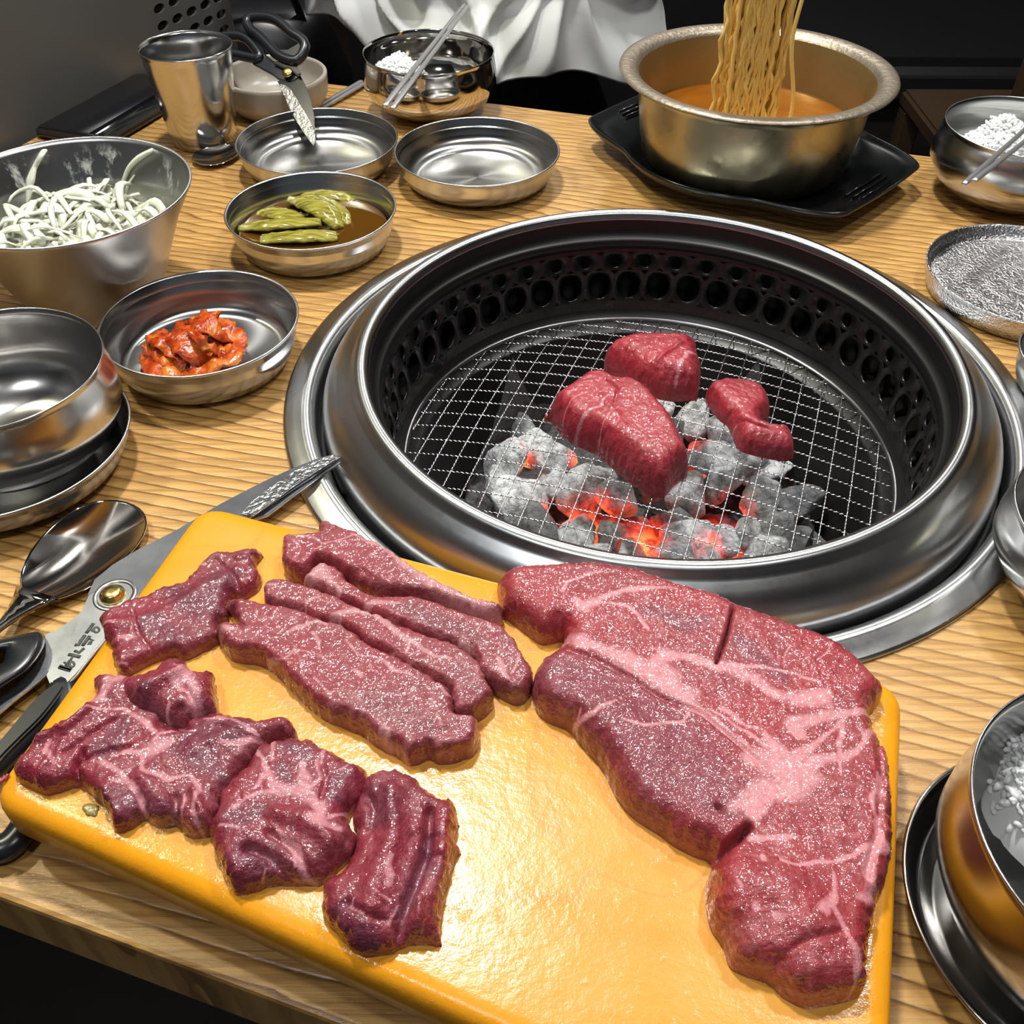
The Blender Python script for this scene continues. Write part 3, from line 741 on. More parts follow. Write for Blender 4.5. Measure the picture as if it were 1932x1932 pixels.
# ------------------------------------------------------------ marbled strips
R3 = (380, 950, 2.683)
def z3(*p): return Z(*R3, p)
slab('beef_strip', z3((415, 180), (430, 160), (520, 152), (600, 140), (598, 105), (640, 82), (690, 110), (760, 135), (850, 180), (960, 240), (1080, 320), (1200, 390), (1330, 450), (1450, 490), (1510, 515), (1512, 575), (1400, 560), (1280, 520), (1150, 480), (1040, 460), (930, 450), (830, 410), (740, 360), (690, 325), (600, 290), (520, 360), (430, 330), (415, 260)),
     BZ, 0.0125, 0.0030, M['strip'], 'long marbled beef strip at the back edge, fat along its far side', 'meat',
     fat=[z3((760, 150, 10), (900, 210, 30), (1020, 290, 60), (1150, 380, 80), (1300, 460, 90), (1430, 510, 70), (1500, 545, 40)), z3((440, 160, 16), (560, 160, 14), (620, 200, 12), (700, 180, 14), (780, 160, 12)), z3((850, 260, 14), (900, 230, 10)), z3((470, 180, 10), (500, 250, 6))],
     relief=[(z3((690, 320, 30), (800, 330, 30), (950, 420, 26), (1100, 450, 20)), -0.002)], rag=0.0006, seed=11, kfar=0.8, knear=0.45, grow=5)
slab('beef_strip', z3((525, 375), (550, 335), (600, 288), (640, 295), (690, 322), (740, 380), (840, 440), (930, 458), (1060, 462), (1200, 492), (1300, 530), (1420, 570), (1510, 600), (1560, 650), (1610, 730), (1662, 810), (1660, 880), (1625, 945), (1560, 940), (1480, 890), (1420, 850), (1395, 770), (1280, 700), (1100, 640), (980, 590), (900, 560), (800, 520), (700, 470), (600, 420)),
     BZ, 0.0120, 0.0030, M['strip'], 'marbled beef strip with a streaky light end, second from the back of the fanned strips', 'meat',
     fat=[z3((545, 350, 70), (600, 330, 80), (650, 370, 50)), z3((640, 400, 40), (700, 430, 20)), z3((830, 520, 24), (900, 500, 36), (980, 490, 20)), z3((850, 540, 20), (950, 570, 14), (1020, 610, 14)), z3((1490, 770, 14), (1520, 830, 30), (1560, 880, 12)), z3((1600, 760, 14), (1570, 850, 12)), z3((1120, 630, 12), (1200, 650, 12)), z3((1340, 560, 10), (1440, 600, 12), (1470, 640, 8)), z3((1320, 700, 30), (1370, 720, 24))],
     dark=[z3((1000, 520, 90), (1200, 590, 110), (1380, 680, 80)), z3((1450, 880, 40), (1620, 930, 40))], relief=[(z3((1370, 700, 12), (1385, 725, 10)), -0.003)], rag=0.0006, seed=12, kfar=0.9, knear=0.6, grow=9)
slab('beef_strip', z3((330, 405), (360, 380), (410, 372), (500, 400), (600, 430), (700, 470), (800, 520), (900, 560), (1000, 600), (1100, 640), (1200, 670), (1280, 700), (1390, 780), (1440, 880), (1462, 960), (1410, 1020), (1340, 1045), (1290, 1035), (1275, 960), (1240, 905), (1100, 835), (950, 745), (850, 700), (720, 605), (600, 575), (480, 525), (340, 490)),
     BZ, 0.0125, 0.0030, M['strip'], 'marbled beef strip third from the back of the fanned strips, curved white fat across it', 'meat',
     fat=[z3((620, 575, 30), (690, 540, 40), (790, 535, 40), (870, 560, 34), (930, 600, 28), (990, 640, 30), (1060, 690, 24), (1130, 740, 18), (1250, 790, 12)), z3((520, 520, 10), (580, 470, 14), (660, 490, 10)), z3((690, 560, 24), (700, 610, 16)), z3((1060, 700, 12), (1040, 760, 10)), z3((340, 400, 14), (400, 400, 12)), z3((940, 720, 20), (1000, 740, 10))],
     dark=[z3((1300, 850, 90), (1400, 950, 80))], relief=[(z3((700, 620, 10), (780, 670, 12), (900, 720, 12)), -0.003)], rag=0.0007, seed=13, kfar=0.9, knear=0.6, grow=10)
slab('beef_strip', z3((60, 630), (90, 605), (130, 590), (175, 600), (150, 565), (120, 535), (130, 480), (200, 475), (330, 500), (480, 530), (600, 580), (720, 615), (850, 710), (1000, 780), (1160, 870), (1240, 915), (1270, 980), (1290, 1045), (1340, 1060), (1400, 1095), (1402, 1210), (1350, 1290), (1220, 1325), (1150, 1300), (1070, 1330), (1020, 1300), (900, 1240), (820, 1180), (700, 1130), (600, 1080), (520, 1010), (440, 930), (360, 850), (280, 820), (170, 800), (100, 720)),
     BZ, 0.0130, 0.0034, M['strip'], 'frontmost and widest of the fanned marbled beef strips', 'meat',
     fat=[z3((80, 630, 40), (140, 620, 30), (180, 640, 14)), z3((440, 645, 18), (500, 610, 30), (580, 598, 30), (640, 625, 14)), z3((340, 740, 20), (420, 780, 14), (480, 740, 14), (560, 760, 10), (640, 810, 12)), z3((480, 750, 10), (500, 830, 10)), z3((560, 650, 8), (620, 690, 12), (600, 760, 8)), z3((720, 700, 10), (830, 770, 10), (900, 790, 14), (980, 830, 12), (1080, 860, 10)), z3((860, 800, 10), (880, 850, 10), (920, 860, 8)), z3((780, 850, 24), (820, 880, 24)), z3((920, 1150, 30), (980, 1190, 14)), z3((900, 1230, 30), (1000, 1220, 36), (1020, 1250, 20)), z3((1180, 900, 8), (1230, 960, 10)), z3((560, 880, 8), (640, 960, 10)), z3((1200, 1060, 8), (1230, 1120, 12))],
     dark=[z3((850, 1000, 120), (1000, 1050, 140), (1150, 1120, 90))], relief=[(z3((1150, 1200, 12), (1120, 1300, 14)), -0.004), (z3((150, 560, 14), (210, 610, 12)), -0.004)], rag=0.0008, seed=14, kfar=0.8)

# ------------------------------------------------------------ dark folded slices
R4 = (0, 1200, 2.1467)
def z4(*p): return Z(*R4, p)
def zq(*p): return Z(0, 850, 2.76, p)
slab('beef_slice', zq((525, 870), (545, 835), (590, 810), (680, 775), (790, 740), (830, 712), (960, 680), (1020, 620), (1070, 560), (1140, 532), (1240, 525), (1300, 512), (1355, 515), (1362, 545), (1330, 590), (1355, 640), (1350, 700), (1290, 760), (1210, 770), (1180, 820), (1190, 880), (1135, 905), (1145, 980), (1100, 1020), (1020, 1060), (960, 1085), (900, 1070), (780, 1110), (700, 1150), (650, 1170), (610, 1120), (590, 1030), (560, 980)),
     BZ, 0.0085, 0.0048, M['flap'], 'thin dark beef slice at the back left corner of the board, touching the scissors', 'meat',
     fat=[zq((560, 880, 26), (600, 900, 20)), zq((620, 970, 34), (660, 975, 34)), zq((1040, 590, 14), (1080, 580, 14)), zq((620, 1090, 10), (700, 1110, 10), (850, 1050, 8))], dark=[zq((900, 740, 120), (1050, 820, 160), (1180, 640, 120)), zq((780, 900, 90), (900, 960, 100))],
     relief=[(zq((560, 900, 60), (700, 900, 80), (900, 830, 80), (1100, 700, 80), (1250, 620, 60)), 0.002), (zq((1130, 950, 12), (1000, 1030, 12), (850, 1060, 12)), -0.002), (zq((690, 830, 10), (720, 950, 10), (800, 1050, 10)), -0.0025), (zq((1120, 560, 20), (1200, 640, 20), (1270, 720, 20)), -0.0018), (zq((1250, 560, 40), (1340, 560, 30)), 0.002)], rag=0.0010, amp=0.0009, seed=21, grow=4, kfar=0.65)
slab('beef_slice', z4((65, 515), (110, 470), (150, 425), (165, 385), (250, 340), (330, 290), (392, 245), (385, 170), (440, 155), (520, 160), (600, 190), (640, 260), (700, 310), (760, 330), (860, 305), (950, 320), (1060, 330), (1120, 318), (1160, 325), (1190, 400), (1150, 430), (1080, 440), (1040, 490), (970, 570), (910, 650), (880, 730), (850, 800), (800, 810), (760, 800), (720, 765), (640, 770), (590, 745), (520, 780), (470, 780), (440, 700), (370, 640), (330, 600), (270, 615), (200, 635), (110, 600), (75, 560)),
     BZ, 0.0105, 0.0055, M['flap'], 'large dark beef slice by the left edge of the board, creased with star-shaped fat', 'meat',
     fat=[z4((490, 300, 16), (560, 330, 20), (620, 370, 20)), z4((600, 460, 50), (650, 430, 70), (700, 420, 30)), z4((590, 470, 30), (520, 470, 16), (440, 480, 12)), z4((620, 430, 30), (640, 380, 16), (700, 370, 12), (770, 385, 10)), z4((580, 480, 30), (580, 530, 14), (680, 570, 12), (760, 560, 12)), z4((400, 510, 28), (450, 545, 14), (520, 590, 16), (560, 660, 14), (600, 720, 14), (650, 765, 10)), z4((450, 590, 12), (500, 580, 20), (560, 640, 12)), z4((210, 440, 16), (190, 480, 26), (220, 520, 14)), z4((370, 265, 26), (410, 250, 36), (440, 200, 26)), z4((330, 300, 14), (400, 310, 12), (480, 300, 10)), z4((770, 570, 14), (800, 640, 16), (780, 720, 16), (800, 790, 10)), z4((730, 650, 10), (720, 740, 12)), z4((820, 340, 10), (940, 350, 10), (1040, 400, 10)), z4((900, 440, 10), (1000, 420, 12), (1120, 370, 12)), z4((440, 180, 30), (500, 170, 20))],
     dark=[z4((500, 360, 90), (420, 440, 90)), z4((780, 400, 120), (950, 400, 110)), z4((700, 440, 60), (850, 500, 100), (900, 560, 60)), z4((480, 660, 90), (600, 700, 90), (700, 720, 60))],
     relief=[(z4((150, 420, 30), (260, 380, 26), (360, 300, 24)), 0.003), (z4((330, 460, 16), (300, 530, 16), (340, 600, 18)), -0.005), (z4((300, 500, 16), (380, 470, 14), (520, 440, 12)), -0.003), (z4((560, 640, 18), (600, 720, 20), (640, 760, 16)), -0.0035), (z4((700, 640, 20), (730, 760, 18)), -0.003), (z4((870, 640, 22), (960, 560, 22), (1050, 460, 20)), -0.003), (z4((650, 330, 40), (740, 360, 30)), -0.004), (z4((240, 380, 20), (200, 500, 24), (150, 560, 24)), 0.0022), (z4((420, 620, 30), (480, 720, 30)), 0.003), (z4((780, 620, 26), (830, 740, 26)), 0.003), (z4((950, 380, 60), (800, 450, 60)), 0.002), (z4((560, 560, 40), (660, 660, 40)), 0.002), (z4((880, 360, 12), (1000, 400, 10), (1080, 420, 10)), -0.002), (z4((460, 330, 12), (350, 400, 12), (260, 460, 12)), -0.0025)], rag=0.0013, amp=0.0012, seed=22, grow=6, kfar=0.65)
slab('beef_slice', z4((505, 175), (560, 160), (620, 140), (690, 100), (740, 85), (760, 125), (800, 145), (845, 130), (850, 165), (862, 200), (864, 285), (830, 300), (790, 315), (750, 345), (700, 335), (640, 310), (590, 300), (545, 275), (515, 230)),
     BZ+0.004, 0.0125, 0.0080, M['flap'], 'small rolled beef slice with a silvery membrane, lying behind the large creased slice', 'meat',
     fat=[z4((690, 130, 24), (740, 140, 34), (700, 180, 24), (720, 220, 20)), z4((740, 150, 50), (780, 250, 50), (800, 300, 20)), z4((690, 260, 8), (660, 310, 10))], dark=[z4((560, 200, 50), (620, 280, 60), (680, 300, 40)), z4((800, 240, 40), (840, 260, 30))],
     relief=[(z4((560, 220, 40), (640, 190, 50), (740, 130, 40)), 0.004), (z4((740, 200, 16), (790, 260, 16)), -0.002), (z4((700, 330, 26), (720, 270, 20)), -0.003)], rag=0.0009, amp=0.0009, seed=23, grow=9, knear=0.3)
slab('beef_slice', z4((1060, 440), (1090, 425), (1130, 412), (1240, 410), (1300, 450), (1400, 490), (1470, 520), (1482, 580), (1470, 640), (1440, 690), (1400, 735), (1440, 790), (1430, 880), (1360, 950), (1290, 1000), (1200, 1005), (1100, 1010), (1030, 1035), (960, 1040), (930, 980), (880, 900), (862, 820), (850, 760), (890, 690), (910, 620), (980, 540), (1030, 480)),
     BZ, 0.0120, 0.0065, M['flap'], 'dark folded beef slice with a bright pink fat star, middle of the front row', 'meat',
     fat=[z4((1060, 440, 14), (1050, 490, 16), (1080, 550, 26), (1110, 610, 30), (1160, 630, 60), (1230, 630, 50), (1280, 680, 40), (1310, 740, 30)), z4((1215, 545, 34), (1215, 600, 50), (1250, 650, 40)), z4((1240, 600, 26), (1290, 570, 18), (1310, 500, 14), (1300, 450, 10)), z4((1150, 625, 34), (1060, 640, 22), (1000, 660, 16), (950, 700, 14)), z4((1060, 560, 20), (1030, 620, 12)), z4((1260, 760, 40), (1320, 760, 40), (1370, 780, 20)), z4((1120, 440, 14), (1100, 500, 12)), z4((1310, 580, 10), (1400, 520, 10)), z4((1480, 600, 12), (1400, 660, 14), (1340, 720, 14)), z4((900, 760, 12), (960, 780, 14)), z4((1140, 800, 10), (1200, 880, 16), (1270, 940, 20)), z4((1040, 940, 12), (1080, 900, 10))],
     dark=[z4((1180, 440, 60), (1240, 500, 60)), z4((960, 740, 90), (1050, 720, 60)), z4((1380, 560, 70), (1340, 640, 50)), z4((1130, 520, 30), (1150, 600, 24)), z4((1000, 880, 100), (1100, 900, 90))],
     relief=[(z4((1000, 850, 26), (1080, 880, 22), (1160, 930, 24), (1240, 960, 20)), -0.0045), (z4((1080, 790, 18), (1150, 830, 18), (1240, 910, 20), (1290, 950, 16)), -0.003), (z4((1120, 720, 50), (1230, 740, 60), (1340, 830, 60)), 0.0035), (z4((1300, 500, 14), (1320, 580, 14), (1300, 660, 12)), -0.002), (z4((1440, 690, 24), (1390, 740, 24)), -0.003), (z4((930, 900, 40), (960, 1000, 30)), 0.002), (z4((1060, 940, 16), (1100, 990, 14)), 0.002), (z4((1360, 880, 16), (1400, 800, 16)), -0.002)], rag=0.0010, amp=0.0011, seed=24, grow=5, kfar=0.65)
slab('beef_slice', z4((1480, 585), (1500, 555), (1560, 532), (1640, 550), (1720, 600), (1780, 655), (1825, 637), (1835, 690), (1858, 750), (1842, 800), (1872, 868), (1840, 905), (1812, 1000), (1790, 1100), (1778, 1180), (1782, 1245), (1750, 1240), (1660, 1252), (1580, 1280), (1500, 1298), (1460, 1282), (1400, 1240), (1340, 1160), (1305, 1080), (1330, 995), (1390, 930), (1430, 880), (1445, 800), (1430, 740), (1450, 670)),
     BZ, 0.0115, 0.0065, M['flap'], 'dark rolled beef slice nearest the front of the board, standing apart on the right', 'meat',
     fat=[z4((1600, 890, 16), (1590, 950, 24), (1560, 1000, 16)), z4((1520, 1040, 8), (1580, 1060, 10)), z4((1620, 1080, 8), (1560, 1160, 10)), z4((1440, 1060, 8), (1430, 1100, 8), (1480, 1110, 8))], dark=[z4((1520, 620, 80), (1560, 720, 80)), z4((1640, 1100, 60), (1700, 950, 60), (1740, 800, 60)), z4((1400, 1100, 60), (1480, 1200, 60))],
     relief=[(z4((1580, 640, 60), (1600, 800, 70), (1540, 950, 80), (1500, 1100, 80)), 0.0045), (z4((1740, 700, 24), (1730, 850, 26), (1680, 1000, 28), (1620, 1150, 26), (1560, 1250, 20)), -0.0055), (z4((1800, 700, 20), (1790, 850, 20), (1760, 1000, 20)), 0.0022), (z4((1480, 620, 24), (1520, 700, 20), (1500, 780, 20)), -0.003), (z4((1700, 1060, 20), (1690, 1200, 20)), 0.002), (z4((1400, 1080, 14), (1480, 1140, 14), (1560, 1150, 10)), -0.002), (z4((1720, 780, 10), (1800, 820, 10)), -0.002), (z4((1720, 860, 10), (1800, 900, 10)), -0.002)], rag=0.0012, amp=0.0010, seed=25, grow=4, kfar=0.65)
slab('beef_scrap', [(-12, 1478), (-4, 1470), (5, 1466), (15, 1459), (17, 1463), (10, 1472), (2, 1477), (-6, 1484)], BZ, 0.0015, 0.0012, M['steak'], 'tiny red shred of beef at the left corner of the board', 'meat', cell=0.0004, amp=0.0001, seed=26)
slab('meat_scrap', [(155, 1524), (160, 1517), (170, 1514), (184, 1521), (184, 1535), (178, 1542), (160, 1534)], BZ, 0.001, 0.0012, simple('gristle', (0.25, 0.19, 0.06), 0.25), 'small brown wet scrap beside the large creased slice', 'scrap', cell=0.0004, amp=0.0003, seed=27)

# ============================================================ STEEL TABLEWARE
def dish(label, cx, cy, R, h, style='flat', mat='dish_steel', group='round steel side dishes', cat_='dish', name='side_dish'):
    """low round steel dish: outside up, rolled rim, inside down"""
    rb = R*0.80
    if style == 'step':
        prof = [(0.001, 0.0012), (rb*0.9, 0.0006), (rb, 0.0010), (R*0.90, h*0.28), (R*0.955, h*0.55), (R*0.965, h*0.70), (R*0.972, h*0.73), (R*0.985, h-0.002), (R, h-0.0009), (R+0.0004, h), (R-0.0006, h+0.0007), (R-0.0016, h-0.0004), (R*0.972, h*0.76), (R*0.958, h*0.725), (R*0.950, h*0.70), (R*0.93, h*0.52), (R*0.87, h*0.28), (rb*0.96, 0.0030), (rb*0.88, 0.0022), (rb*0.5, 0.0022), (0.001, 0.0024)]
    else:
        prof = [(0.001, 0.0010), (rb*0.92, 0.0004), (rb, 0.0012), (R*0.86, h*0.16), (R*0.93, h*0.45), (R*0.975, h-0.003), (R, h-0.0012), (R+0.0005, h), (R-0.0005, h+0.0008), (R-0.0018, h-0.0006), (R*0.955, h*0.62), (R*0.91, h*0.34), (R*0.85, h*0.14), (rb*0.99, 0.0034), (rb*0.95, 0.0024), (rb*0.5, 0.0022), (0.001, 0.0022)]
    me = lathe_mesh(name, prof, 128)
    return top(name, me, M[mat], (cx, cy, 0), label, cat_, group)
def bowl(label, cx, cy, z0, R, h, bulge=1.05, mat='mirror', group='steel rice bowls', name='rice_bowl', bmpf=None, lip=0.004):
    Rb = R*bulge
    prof = [(0.001, 0.002), (R*0.50, 0.002), (R*0.52, 0.0), (R*0.56, 0.0), (R*0.58, 0.003), (R*0.78, h*0.13), (R*0.93, h*0.27), (Rb, h*0.50), (Rb, h*0.64), (R*(bulge+1)/2, h*0.80), (R*1.0, h-lip), (R*1.0, h-0.0012), (R*1.006, h-0.0002), (R*1.0, h+0.0006), (R*0.988, h), (R*0.975, h-0.004), (R*0.985, h*0.78), (R*(bulge-0.03), h*0.60), (R*(bulge-0.04), h*0.48), (R*0.88, h*0.27), (R*0.70, h*0.13), (R*0.5, h*0.075), (0.001, h*0.06)]
    # smooth the profile
    me = lathe_mesh(name, [tuple(p) for p in prof], 128, fn=bmpf)
    return top(name, me, M[mat], (cx, cy, z0), label, 'bowl', group)

dish('empty round steel dish between the rice bowl and the grill', -0.0316, 0.8225, 0.0706, 0.027, 'step')
dish('round steel dish with the scissor tips standing in it', -0.1722, 0.8450, 0.0702, 0.026, 'step')
dish('round steel dish holding green pickles in brown brine', -0.1553, 0.7045, 0.0648, 0.031, 'flat')
dish('round steel dish holding red kimchi', -0.2035, 0.5460, 0.0634, 0.032, 'flat')
dish('round steel dish under the empty bowl at the left edge', -0.2940, 0.4372, 0.0720, 0.024, 'flat')
bowl('emptied steel rice bowl with a few stuck grains, at the left edge', -0.2895, 0.4480, 0.0030, 0.0600, 0.0610, mat='cloudy')
bowl('steel rice bowl with a little rice behind the empty dish', -0.0817, 0.9776, 0, 0.0622, 0.056, 1.035)
bowl('steel bowl heaped with rice at the far right, chopsticks across it', 0.4187, 0.7960, 0, 0.0647, 0.060, 1.06, mat='dish_steel')
bowl('steel bowl with lumps of rice in the front right corner', 0.2245, 0.1660, 0.0030, 0.0650, 0.070, 1.035, mat='cloudy')
dish('steel lid used as a saucer under the bowl in the front right corner', 0.2200, 0.1660, 0.0690, 0.018, 'flat', mat='steel')
bowl('empty steel bowl cut by the right edge of the picture beside the grill', 0.3105, 0.3413, 0, 0.0630, 0.050, 1.04, mat='dish_steel')
dish('small steel dish cut by the right edge, under the speckled plate', 0.3650, 0.5140, 0.0445, 0.028, 'flat')

# speckled plate (right)
prof = [(0.001, 0.001), (0.066, 0.0006), (0.070, 0.0020), (0.0728, 0.010), (0.0733, 0.0165), (0.0740, 0.0176), (0.0737, 0.0186), (0.0724, 0.0180), (0.0716, 0.013), (0.0690, 0.0085), (0.0665, 0.0075), (0.0655, 0.0090), (0.064, 0.0092)]
prof += [(0.064*(1-i/24.0)+0.0005, 0.0092+0.0002*math.sin(i)) for i in range(1, 25)]
top('speckled_plate', lathe_mesh('speckled_plate', prof, 128), M['speckled'], (0.3764, 0.6360, 0), 'flat steel plate with a rough speckled face, right of the grill', 'plate')

# mixing bowl
MBc = (-0.3010, 0.6225)
def mixdent(x, y, z, a, r):
    d = math.exp(-((a-math.radians(-52))/0.28)**2)*max(0, (z-0.03)/0.055)
    k = 1+0.03*d
    return x*k, y*k, z-0.0015*d
mp = [(0.001, 0.003), (0.036, 0.003), (0.037, 0.0), (0.041, 0.0), (0.044, 0.004), (0.053, 0.022), (0.0625, 0.044), (0.071, 0.063), (0.0775, 0.074), (0.0815, 0.081), (0.0832, 0.0838), (0.0838, 0.0850), (0.0832, 0.0860), (0.0818, 0.0855), (0.0800, 0.0825), (0.0755, 0.074), (0.069, 0.062), (0.0605, 0.044), (0.051, 0.023), (0.043, 0.009), (0.030, 0.0055), (0.001, 0.005)]
_o = steel('tmp_steel', rough=0.3, aniso=0.8); M['mixing'] = _o
_t = _o.node_tree; _b = _t.nodes['Principled BSDF']
_n = _t.nodes.new('ShaderNodeTexNoise'); _n.inputs['Scale'].default_value = 38; _n.inputs['Detail'].default_value = 7; _n.inputs['Roughness'].default_value = 0.72
_tc = _t.nodes.new('ShaderNodeTexCoord'); _mp = _t.nodes.new('ShaderNodeMapping'); _mp.inputs['Scale'].default_value = (1, 1, 0.45)
_t.links.new(_tc.outputs['Object'], _mp.inputs[0]); _t.links.new(_mp.outputs[0], _n.inputs['Vector'])
_r = _t.nodes.new('ShaderNodeValToRGB'); _r.color_ramp.elements[0].position = 0.53; _r.color_ramp.elements[0].color = (0, 0, 0, 1); _r.color_ramp.elements[1].position = 0.62; _r.color_ramp.elements[1].color = (0.75, 0.75, 0.75, 1)
_t.links.new(_n.outputs['Fac'], _r.inputs[0])
_a = _t.nodes.new('ShaderNodeAttribute'); _a.attribute_name = 'inside'
_m = _t.nodes.new('ShaderNodeMath'); _m.operation = 'MULTIPLY'; _t.links.new(_r.outputs[0], _m.inputs[0]); _t.links.new(_a.outputs['Fac'], _m.inputs[1])
_x = _t.nodes.new('ShaderNodeMix'); _x.data_type = 'RGBA'; _src = _b.inputs['Base Color'].links[0].from_socket
_t.links.new(_m.outputs[0], _x.inputs[0]); _t.links.new(_src, _x.inputs[6]); _x.inputs[7].default_value = (0.62, 0.64, 0.56, 1); _t.links.new(_x.outputs[2], _b.inputs['Base Color'])
_i = _t.nodes.new('ShaderNodeMath'); _i.operation = 'SUBTRACT'; _i.inputs[0].default_value = 1.0; _t.links.new(_m.outputs[0], _i.inputs[1]); _t.links.new(_i.outputs[0], _b.inputs['Metallic'])
_me = lathe_mesh('mixing_bowl', mp, 144, fn=mixdent)
attr_float(_me, 'inside', [1.0 if (v.index//144) >= 14 and v.co.z < 0.078 else 0.0 for v in _me.vertices])
top('mixing_bowl', _me if True else lathe_mesh('mixing_bowl', mp, 144, fn=mixdent), M['mixing'], (MBc[0], MBc[1], 0), 'large conical steel bowl of dressed shredded salad at the left edge', 'bowl')
# shredded salad
creamm = NT('creamy_dressing'); creamm.set(Base_Color=creamm.mix(creamm.noise(60, 3), (0.74, 0.76, 0.68), (0.58, 0.58, 0.44)), Roughness=0.25, Subsurface_Weight=0.25, Subsurface_Radius=(0.004, 0.004, 0.003)); M['cream'] = creamm.m
V, Fc = [], []; rr = random.Random(3)
for i in range(25):
    for k in range(60):
        r = 0.0585*i/24; a = 2*PI*k/60; V.append((r*math.cos(a), r*math.sin(a), 0.046+0.010*(1-(i/24)**2)+0.010*mnoise.fractal(Vector((r*math.cos(a)*70, r*math.sin(a)*70, 0)), 1, 2, 3)*(1-(i/24)**4)))
for i in range(24):
    for k in range(60): k2 = (k+1) % 60; Fc.append((i*60+k, i*60+k2, (i+1)*60+k2, (i+1)*60+k))
for i in range(150):
    rmax = 0.056; a = rr.uniform(0, 2*PI); r0 = rmax*math.sqrt(rr.random())
    x, y = r0*math.cos(a), r0*math.sin(a); th = rr.uniform(0, 2*PI)
    L = rr.uniform(0.02, 0.055); n = 9; pts = []
    zc = 0.048+0.012*(1-(r0/rmax)**2)+rr.uniform(-0.008, 0.006); cur = rr.uniform(-35, 35)
    arch = rr.uniform(-0.002, 0.010); ph = rr.uniform(0, 6)
    for k in range(n+1):
        t = k/n; pts.append([x, y, zc+arch*math.sin(PI*t)+0.0015*math.sin(ph+t*9)])
        th += cur*L/n; x += math.cos(th)*L/n; y += math.sin(th)*L/n
        rad = math.hypot(x, y); lim = 0.0585
        if rad > lim: x *= lim/rad; y *= lim/rad; th += 0.5
    wd = rr.uniform(0.0014, 0.0038)
    tube_into(V, Fc, pts, [wd*(0.6+0.4*math.sin(PI*min(1, max(0.1, k/n)))) for k in range(n+1)], 6, rr.uniform(0.25, 0.5))
# strands climbing the wall, traced from where they lie
def wallhit(px, py):
    """where the sight line meets the inside of the mixing bowl"""
    best = None
    for i in range(200):
        z = 0.044+0.041*i/199; q = P(px, py, z)-Vector((MBc[0], MBc[1], 0)); rw = np.interp(z, [0.023, 0.044, 0.062, 0.074, 0.0825, 0.0855], [0.051, 0.0605, 0.069, 0.0755, 0.080, 0.0818])
        e = abs(q.xy.length-(rw-0.002))
        if q.y > -0.02 and (best is None or e < best[0]): best = (e, q)
    return best[1] if best and best[0] < 0.004 else P(px, py, 0.058)-Vector((MBc[0], MBc[1], 0))
def strand(pxs, zs, rads, flat=0.5, wall=False):
    p = [wallhit(a, b) if wall else P(a, b, z)-Vector((MBc[0], MBc[1], 0)) for (a, b), z in zip(pxs, zs)]
    tube_into(V, Fc, cat([tuple(q) for q in p], False, 5), list(np.interp(np.linspace(0, 1, 5*(len(p)-1)+1), np.linspace(0, 1, len(p)), rads)), 8, flat)
strand([(100, 264), (83, 285), (66, 315), (58, 340), (55, 360), (52, 385)], [0.086, 0.079, 0.069, 0.060, 0.055, 0.050], [0.0014, 0.0024, 0.0030, 0.0050, 0.0034, 0.0016], wall=True)
strand([(286, 284), (262, 298), (243, 318), (232, 345), (222, 370), (212, 395)], [0.078, 0.074, 0.068, 0.062, 0.057, 0.052], [0.0030, 0.0042, 0.0036, 0.0030, 0.0030, 0.0030], wall=True)
strand([(254, 330), (241, 350), (238, 372), (232, 400)], [0.068, 0.062, 0.058, 0.052], [0.0012, 0.0024, 0.0022, 0.0020], wall=True)
strand([(74, 410), (95, 378), (130, 364), (160, 366), (178, 378), (206, 376)], [0.057, 0.063, 0.066, 0.066, 0.063, 0.060], [0.003, 0.0038, 0.0044, 0.0040, 0.0040, 0.0034])
strand([(70, 430), (78, 400), (100, 388), (118, 410), (112, 430)], [0.058, 0.062, 0.064, 0.062, 0.058], [0.003, 0.0030, 0.0035, 0.0032, 0.003])
strand([(-5, 445), (20, 432), (48, 434), (70, 452), (72, 465)], [0.058, 0.062, 0.064, 0.062, 0.058], [0.003, 0.0035, 0.005, 0.006, 0.003])
strand([(140, 410), (160, 388), (190, 384), (212, 392)], [0.058, 0.062, 0.062, 0.060], [0.002, 0.0026, 0.0026, 0.002])
strand([(282, 378), (276, 392), (272, 408)], [0.064, 0.060, 0.056], [0.0012, 0.002, 0.0016])
me = mesh_np('shredded_salad', V, Fc)
top('shredded_salad', me, M['cream'], (MBc[0], MBc[1], 0), 'pile of shredded scallion strips coated in creamy white dressing', 'salad', kind='stuff')

# cup
cpr = [(0.001, 0.002), (0.026, 0.002), (0.0275, 0.0), (0.0288, 0.0008), (0.0300, 0.005), (0.0318, 0.018), (0.0342, 0.040), (0.0370, 0.062), (0.0390, 0.078), (0.0400, 0.0825), (0.0407, 0.0838), (0.0405, 0.0846), (0.0396, 0.0843), (0.0383, 0.080), (0.0355, 0.060), (0.0325, 0.035), (0.030, 0.012), (0.0285, 0.008), (0.001, 0.007)]
top('steel_cup', lathe_mesh('steel_cup', cpr, 128), steel('cup_steel', rough=0.16, aniso=0.7), (-0.2885, 0.9030, 0), 'tall tapered steel water cup beside the phone', 'cup')

